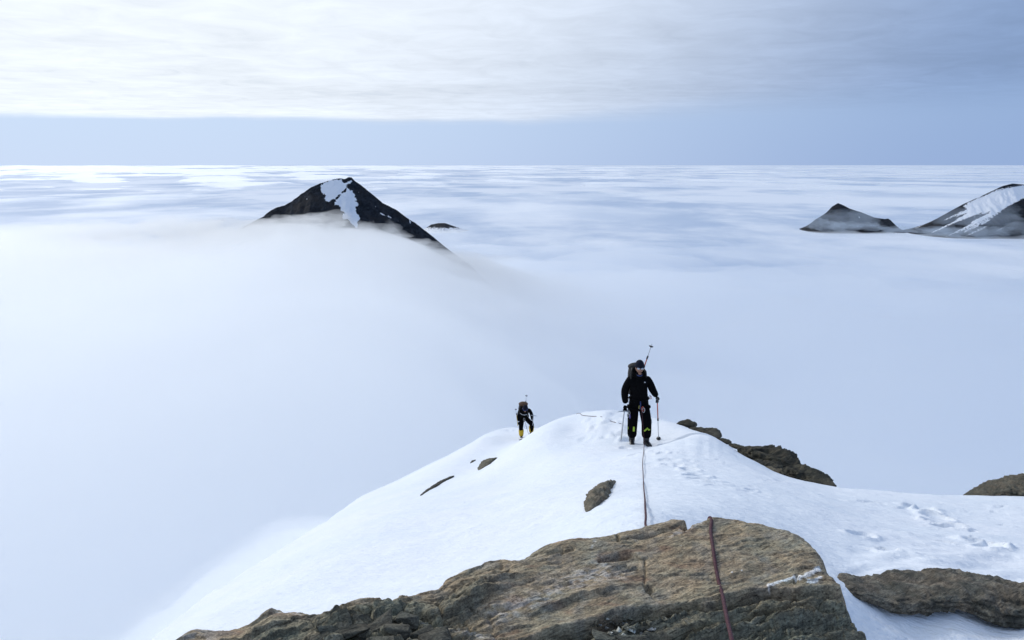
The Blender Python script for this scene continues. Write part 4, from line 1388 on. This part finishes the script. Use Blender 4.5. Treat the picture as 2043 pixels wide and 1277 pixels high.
def climber_one():
    b = Vector(hit(1272, 887))
    def gz(x, y): return float(ter(np.array([b.x + x]), np.array([b.y + y]))[0]) - b.z
    fL = (-.115, .02); fR = (.155, -.16)
    zl, zr = gz(*fL) - .02, gz(*fR) - .03
    J = {'pelvis': (0, .02, .90, .205, .16), 'spine': (-.005, .0, 1.10, .205, .165), 'chest': (-.015, -.01, 1.30, .215, .16), 'neck0': (-.018, -.02, 1.44, .085, .08), 'neck': (-.018, -.045, 1.53, .056, .058),
         'sr': (-.205, .01, 1.385, .105, .09), 'er': (-.295, .03, 1.12, .088, .085), 'wr': (-.275, -.05, .875, .064, .064),
         'sl': (.170, .01, 1.390, .105, .09), 'el': (.258, -.03, 1.175, .084, .082), 'wl': (.312, -.22, 1.085, .060, .060),
         'hr': (-.105, .02, .80, .128, .135), 'kr': (-.118, -.02, .50 + zl, .108, .11), 'cr': (-.118, .02, .28 + zl, .104, .106), 'ar': (-.112, .02, .13 + zl, .096, .10),
         'hl': (.105, .01, .80, .128, .135), 'kl': (.142, -.14, .50 + zr, .110, .11), 'cl': (.150, -.13, .28 + zr, .106, .108), 'al': (.150, -.13, .13 + zr, .096, .10)}
    E = [('pelvis', 'spine'), ('spine', 'chest'), ('chest', 'neck0'), ('neck0', 'neck'), ('chest', 'sr'), ('sr', 'er'), ('er', 'wr'), ('chest', 'sl'), ('sl', 'el'), ('el', 'wl'),
         ('pelvis', 'hr'), ('hr', 'kr'), ('kr', 'cr'), ('cr', 'ar'), ('pelvis', 'hl'), ('hl', 'kl'), ('kl', 'cl'), ('cl', 'al')]
    hp = Vector((-.018, -.075, 1.635))
    o = person(b, J, E, 'pelvis', hp, R(6), 'person in black with dark hat and mirrored sunglasses standing on the crest')
    hat = add(o, 'hat', ball_mesh('hat', hp + Vector((0, .012, .045)), (.092, .112, .115), 24, 14, fn=lambda v: 1.0 if v.z > -.15 else 0.94), NAVY)
    add(o, 'hat_fold', ring_mesh('hat_fold', Matrix.Translation(hp + Vector((0, .010, .034))) @ Matrix.Rotation(R(8), 4, 'X'), .086, .106, .016, 28, 8), NAVY, hat)
    gl = add(o, 'sunglasses', tube_mesh('sunglasses', [hp + Vector((.080 * math.sin(a), -.102 * math.cos(a) + .0, .010)) for a in np.linspace(-1.9, 1.9, 17)], .006, 6), FRAME)
    for s_ in (-1, 1):
        add(o, 'lens', ball_mesh('lens', hp + Vector((s_ * .036, -.094, .006)), (.031, .012, .021), 14, 8, Matrix.Rotation(s_ * R(18), 3, 'Z')), LENS, gl)
    add(o, 'mouth', ball_mesh('mouth', hp + Vector((0, -.093, -.062)), (.024, .006, .007), 12, 6), LIPS)
    add(o, 'hood', join_meshes('hood', [ring_mesh('a', Matrix.Translation((-.018, .02, 1.50)) @ Matrix.Rotation(R(24), 4, 'X'), .105, .115, .042, 24, 10),
                                        ball_mesh('b', (-.018, .115, 1.53), (.12, .075, .10), 16, 10)]), BLACK)
    add(o, 'collar', ring_mesh('collar', Matrix.Translation((-.018, -.045, 1.492)) @ Matrix.Rotation(R(12), 4, 'X'), .066, .068, .015, 20, 8), BLUE)
    add(o, 'chest_logo', box_mesh('chest_logo', (.066, -.180, 1.352), (.090, -.150, 1.370), .003), WHITE)
    add(o, 'glove', glove_mesh((-.285, -.078, .865), (-.05, -.18, -1), (.25, -1, 0), 1, 1.0), BLACK)
    add(o, 'glove', glove_mesh((.317, -.235, 1.08), (.08, -1, -.42), (-1, -.1, -.2), -1, 1.25), BLACK)
    for (fx, fy), z, hd in ((fL, zl, R(-6)), (fR, zr, R(14))):
        bt = add(o, 'boot', boot_mesh((fx, fy), hd, z), FRAME)
        add(o, 'crampon', crampon_mesh((fx, fy), hd, z), STEEL, bt)
    hn = add(o, 'harness', join_meshes('harness', [ring_mesh('belt', Matrix.Translation((0, .01, .985)), .195, .155, .022, 28, 6),
                                                   ring_mesh('l', Matrix.Translation((-.1, .01, .78)) @ Matrix.Rotation(R(18), 4, 'Y'), .128, .135, .018, 22, 6),
                                                   ring_mesh('r', Matrix.Translation((.1, -.02, .78)) @ Matrix.Rotation(R(-18), 4, 'Y'), .128, .135, .018, 22, 6)]), BLACK)
    add(o, 'belay_loop', tube_mesh('belay_loop', [(.0, -.17, .97), (.0, -.21, .91), (.0, -.19, .84), (0, -.165, .80)], .013, 8), BLUE, hn)
    def biner(x, y, z, m, rot, s_=1.0):
        add(o, 'carabiner', ring_mesh('carabiner', Matrix.Translation((x, y, z)) @ Matrix.Rotation(rot, 4, 'Z') @ Matrix.Rotation(R(90), 4, 'X'), .022 * s_, .042 * s_, .006 * s_, 18, 6), m, hn)
    biner(.045, -.215, .825, REDM, R(10), 1.1); biner(.062, -.215, .80, STEEL, R(-25), 1.15); biner(-.025, -.21, .86, plain_mat('olive_anodised', (.3, .28, .08), .4, .5), R(40), .8)
    biner(-.205, -.10, .70, STEEL, R(30)); biner(-.225, -.11, .66, STEEL, R(-30)); biner(-.19, -.13, .64, plain_mat('violet_anodised', (.12, .1, .3), .35, .7), R(60)); biner(-.21, -.09, .74, STEEL, R(80), .8)
    biner(.205, -.06, 1.03, STEEL, R(20), .8); biner(.222, -.08, 1.02, REDM, R(-40), .8)
    add(o, 'buckle', box_mesh('buckle', (-.238, -.125, .985), (-.212, -.10, 1.012), .004), ALU)
    add(o, 'buckle', box_mesh('buckle', (-.236, -.135, .925), (-.218, -.11, .948), .004), ALU)
    add(o, 'gear_loop', tube_mesh('gear_loop', [(.19, -.1, .62 + zr), (.245, -.11, .54 + zr), (.255, -.11, .46 + zr), (.20, -.13, .40 + zr)], .005, 6), STEEL, hn)
    add(o, 'reflective_patch', box_mesh('reflective_patch', (-.122, -.124, .325 + zl), (-.088, -.106, .425 + zl), .004), LIME)
    add(o, 'reflective_patch', box_mesh('reflective_patch', (-.212, -.045, .345 + zl), (-.192, .005, .405 + zl), .004), LIME)
    add(o, 'reflective_patch', tube_mesh('reflective_patch', [(.085, -.235, .335 + zr), (.115, -.243, .36 + zr), (.145, -.243, .40 + zr), (.17, -.235, .36 + zr), (.20, -.215, .36 + zr)], .016, 6), LIME)
    bp = backpack(b + Vector((-.03, .285, .98)), (.34, .22, .60), 'black backpack worn by the standing climber, its top showing behind the head', PACK, PACK, R(3))
    hand = b + Vector((.305, -.345, 1.04))
    tip = Vector(hit(1314, 878))
    dirp = (hand - tip).normalized()
    trekking_pole(tip, hand + dirp * .07, 'red and silver trekking pole planted in the snow by the standing climber', ALU, REDM, 0.50)
    pt = b + Vector((.285, .34, 2.03)); pb = b + Vector((.06, .40, 1.22))
    trekking_pole(pt, pb, 'trekking pole strapped upside down behind the standing climber, basket above the head', ALU, REDM, 0.36)
    ax_t = b + Vector((-.318, -.17, .765)); ax_b = Vector(hit(1240, 874)) + Vector((0, 0, 0.02)); ax_b = b + Vector((-.365, -.16, .13))
    ice_axe(ax_b, ax_t, 'silver ice axe hanging in the gloved hand of the standing climber', (-1, -.15, 0))
    return b


def climber_two():
    b = Vector(hit(1040, 872))
    def gz(x, y): return float(ter(np.array([b.x + x]), np.array([b.y + y]))[0]) - b.z
    fL = (0.0, .0); fR = (.40, .05)
    zl, zr = gz(*fL) - .03, gz(*fR) - .04
    zr = max(zr, .10)
    J = {'pelvis': (.11, .10, .80, .165, .15), 'spine': (.11, -.02, .98, .18, .15), 'chest': (.12, -.17, 1.14, .20, .15), 'neck0': (.135, -.27, 1.23, .075, .075), 'neck': (.14, -.33, 1.27, .058, .058),
         'sr': (-.075, -.19, 1.17, .092, .085), 'er': (-.115, -.20, .92, .072, .072), 'wr': (-.10, -.33, .76, .052, .052),
         'sl': (.325, -.19, 1.19, .092, .085), 'el': (.415, -.17, .97, .072, .072), 'wl': (.425, -.33, .82, .052, .052),
         'hr': (.02, .10, .74, .115, .12), 'kr': (-.015, -.03, .46 + zl, .092, .094), 'cr': (-.005, .01, .27 + zl, .082, .084), 'ar': (0, .01, .11 + zl, .074, .076),
         'hl': (.20, .09, .74, .115, .12), 'kl': (.425, -.12, .47 + zr, .094, .096), 'cl': (.41, -.02, .27 + zr, .084, .086), 'al': (.40, .04, .11 + zr, .074, .076)}
    E = [('pelvis', 'spine'), ('spine', 'chest'), ('chest', 'neck0'), ('neck0', 'neck'), ('chest', 'sr'), ('sr', 'er'), ('er', 'wr'), ('chest', 'sl'), ('sl', 'el'), ('el', 'wl'),
         ('pelvis', 'hr'), ('hr', 'kr'), ('kr', 'cr'), ('cr', 'ar'), ('pelvis', 'hl'), ('hl', 'kl'), ('kl', 'cl'), ('cl', 'al')]
    hp = Vector((.145, -.41, 1.315))
    o = person(b, J, E, 'pelvis', hp, R(38), 'person in dark clothes and yellow gaiters bent forward climbing the far slope')
    rot = Matrix.Rotation(R(38), 3, 'X')
    add(o, 'hat', ball_mesh('hat', hp + rot @ Vector((0, .012, .040)), (.094, .114, .115), 20, 12, rot), NAVY)
    add(o, 'goggles', tube_mesh('goggles', [hp + rot @ Vector((.084 * math.sin(a), -.104 * math.cos(a), .008)) for a in np.linspace(-1.9, 1.9, 15)], .022, 8), BLUE)
    add(o, 'hood', ring_mesh('hood', Matrix.Translation((.135, -.26, 1.25)) @ Matrix.Rotation(R(55), 4, 'X'), .10, .11, .042, 20, 10), BLACK)
    add(o, 'glove', glove_mesh((-.10, -.335, .755), (0, -.45, -1), (.4, -1, .2), 1, 1.0), BLACK)
    add(o, 'glove', glove_mesh((.425, -.335, .815), (.05, -.5, -1), (-.6, -1, .2), -1, 1.1), BLACK)
    for (fx, fy), z, kn, hd in ((fL, zl, J['cr'], R(8)), (fR, zr, J['cl'], R(-12))):
        bt = add(o, 'boot', boot_mesh((fx, fy), hd, z), FRAME)
        add(o, 'crampon', crampon_mesh((fx, fy), hd, z), STEEL, bt)
        a = Vector((fx, fy + .015, z + .10)); c = Vector(kn[:3]) + Vector((0, 0, .09))
        add(o, 'gaiter', tube_mesh('gaiter', [tuple(a.lerp(c, t_)) for t_ in (0, .2, .5, .8, 1)], [.078, .092, .098, .104, .098], 16), YELLOW)
    hn = add(o, 'harness', join_meshes('harness', [ring_mesh('belt', Matrix.Translation((.11, .08, .86)) @ Matrix.Rotation(R(25), 4, 'X'), .185, .165, .020, 24, 6),
                                                   ring_mesh('l', Matrix.Translation((.01, .06, .68)) @ Matrix.Rotation(R(15), 4, 'Y'), .12, .13, .016, 20, 6)]), BLACK)
    add(o, 'carabiner', ring_mesh('carabiner', Matrix.Translation((.11, -.12, .78)) @ Matrix.Rotation(R(90), 4, 'X'), .032, .055, .008, 16, 6), STEEL, hn)
    add(o, 'chest_strap', tube_mesh('chest_strap', [(-.05, -.32, 1.10), (.02, -.345, 1.05), (.12, -.345, 1.03), (.22, -.345, 1.06)], .012, 6), WHITE)
    bp = backpack(b + Vector((.075, .09, .90)), (.36, .24, .56), 'black backpack with brown lid on the bent climber, rising above the head', PACK, RUST, R(22))
    trekking_pole(b + Vector((.205, .16, 1.72)), b + Vector((.15, .30, .95)), 'trekking pole strapped to the pack of the bent climber, basket highest above the pack', ALU, REDM, 0.4, grip=False)
    trekking_pole(b + Vector((-.225, -.02, 1.22)), b + Vector((-.135, -.20, .50)), 'thin pole with yellow lower half beside the arm of the bent climber', ALU, YELLOW, 0.32, grip=False)
    ice_axe(b + Vector((.44, -.40, .62)), b + Vector((.475, -.36, 1.02)), 'ice axe held beside the knee of the bent climber', (1, 0, 0))
    return b


C1 = climber_one()
_before = set(sc.objects)
C2 = climber_two()
for _o in [o for o in sc.objects if o not in _before and o.parent is None]:      # a slightly smaller figure
    _o.location = C2 + (_o.location - C2) * 0.93
    _o.scale = (0.93, 0.93, 0.93)

# ------------------------------------------------------------------ ropes
def mat_rope():
    m, nt, b = new_mat('rope_sheath')
    o = n_pos(nt)
    n = n_noise(nt, o, 420.0, 2, 0.6)
    w = nt.nodes.new('ShaderNodeTexWave'); w.wave_type = 'BANDS'; w.bands_direction = 'Z'
    w.inputs['Scale'].default_value = 60.0; w.inputs['Distortion'].default_value = 6.0
    nt.links.new(o, w.inputs['Vector'])
    c = n_mix(nt, n_range(nt, n, 0.45, 0.62), (0.030, 0.005, 0.011), (0.11, 0.016, 0.028))
    c = n_mix(nt, n_range(nt, w.outputs['Fac'], 0.9, 1.0, 0, .35), c, (0.12, 0.08, 0.10))
    nt.links.new(c, b.inputs['Base Color'])
    b.inputs['Roughness'].default_value = 0.75
    nt.links.new(n_bump(nt, n, 0.7, 0.002), b.inputs['Normal'])
    return m


ROPE = mat_rope()


def build_ropes():
    r = 0.0048
    pl = ray(1414, 1022); pl = pl * (ROCK_Z / pl[2])
    yy = pl[1] + np.linspace(-0.12, 0.02, 40); zz = rock_z(np.full(40, pl[0]), yy)
    kk = int(np.argmin(-zz / yy)); top = np.array([pl[0], yy[kk], zz[kk] + r])          # where the rope bends over the crest
    on = [rock_hit(px, py) + np.array([0, 0, r * 0.9]) for px, py in ((1441, 1190), (1434, 1165), (1428, 1135), (1423, 1100), (1418, 1065))]
    near = [P(1474, 1390, 1.22), P(1467, 1325, 1.37), P(1460, 1277, 1.48), P(1450, 1232, 1.62)]
    crest = top
    crest = crest - np.array([0, 0, .006])
    back = [crest + np.array([.001, -.02, .003]), crest + np.array([.001, .004, -.001]), crest + np.array([.002, .022, -.022]), crest + np.array([-.002, .05, -.075]), crest + np.array([-.06, .14, -.22])]
    sn = []
    for px, py in ((1380, 1080), (1310, 1084), (1289, 1064), (1288, 1044), (1287, 1020), (1286, 1000), (1284, 975), (1283, 950), (1282, 925), (1284, 905), (1285, 893)):
        h = hit(px, py); h[2] = ter(np.array([h[0]]), np.array([h[1]]))[0] + 0.022; sn.append(h)
    c = np.array(C1)
    up = [c + np.array([.09, -.30, .10]), c + np.array([.06, -.26, .45]), c + np.array([.02, -.23, .80])]
    pts = spline(near + on + back + sn + up, 420)
    me = tube_mesh('climbing_rope', pts, r, 10)
    o = link('climbing_rope', me, ROPE)
    tag(o, 'dark red climbing rope lying over the tan rock and running to the standing climber', 'rope')
    a = [c + np.array([.0, .20, .85]), c + np.array([-.02, .30, .50])]
    for px, py in ((1256, 857), (1240, 849), (1220, 842), (1200, 834), (1180, 831), (1162, 829)):
        h = hit(px, py); h[2] = ter(np.array([h[0]]), np.array([h[1]]))[0] + 0.014; a.append(h)
    e = np.array(C2) + np.array([.10, -.09, .74])
    s0 = a[-1]
    for t in np.linspace(0.1, 0.93, 14):
        q = s0 * (1 - t) + e * t
        q[0] += 0.5 * math.sin(math.pi * t)
        q[2] = ter(np.array([q[0]]), np.array([q[1]]))[0] + 0.014; a.append(q)
    a.append(e)
    me = tube_mesh('climbing_rope', spline(a, 260), 0.0058, 8)
    tag(link('climbing_rope', me, ROPE), 'thin rope trailing over the snow hump behind the standing climber to the bent one', 'rope')


build_ropes()
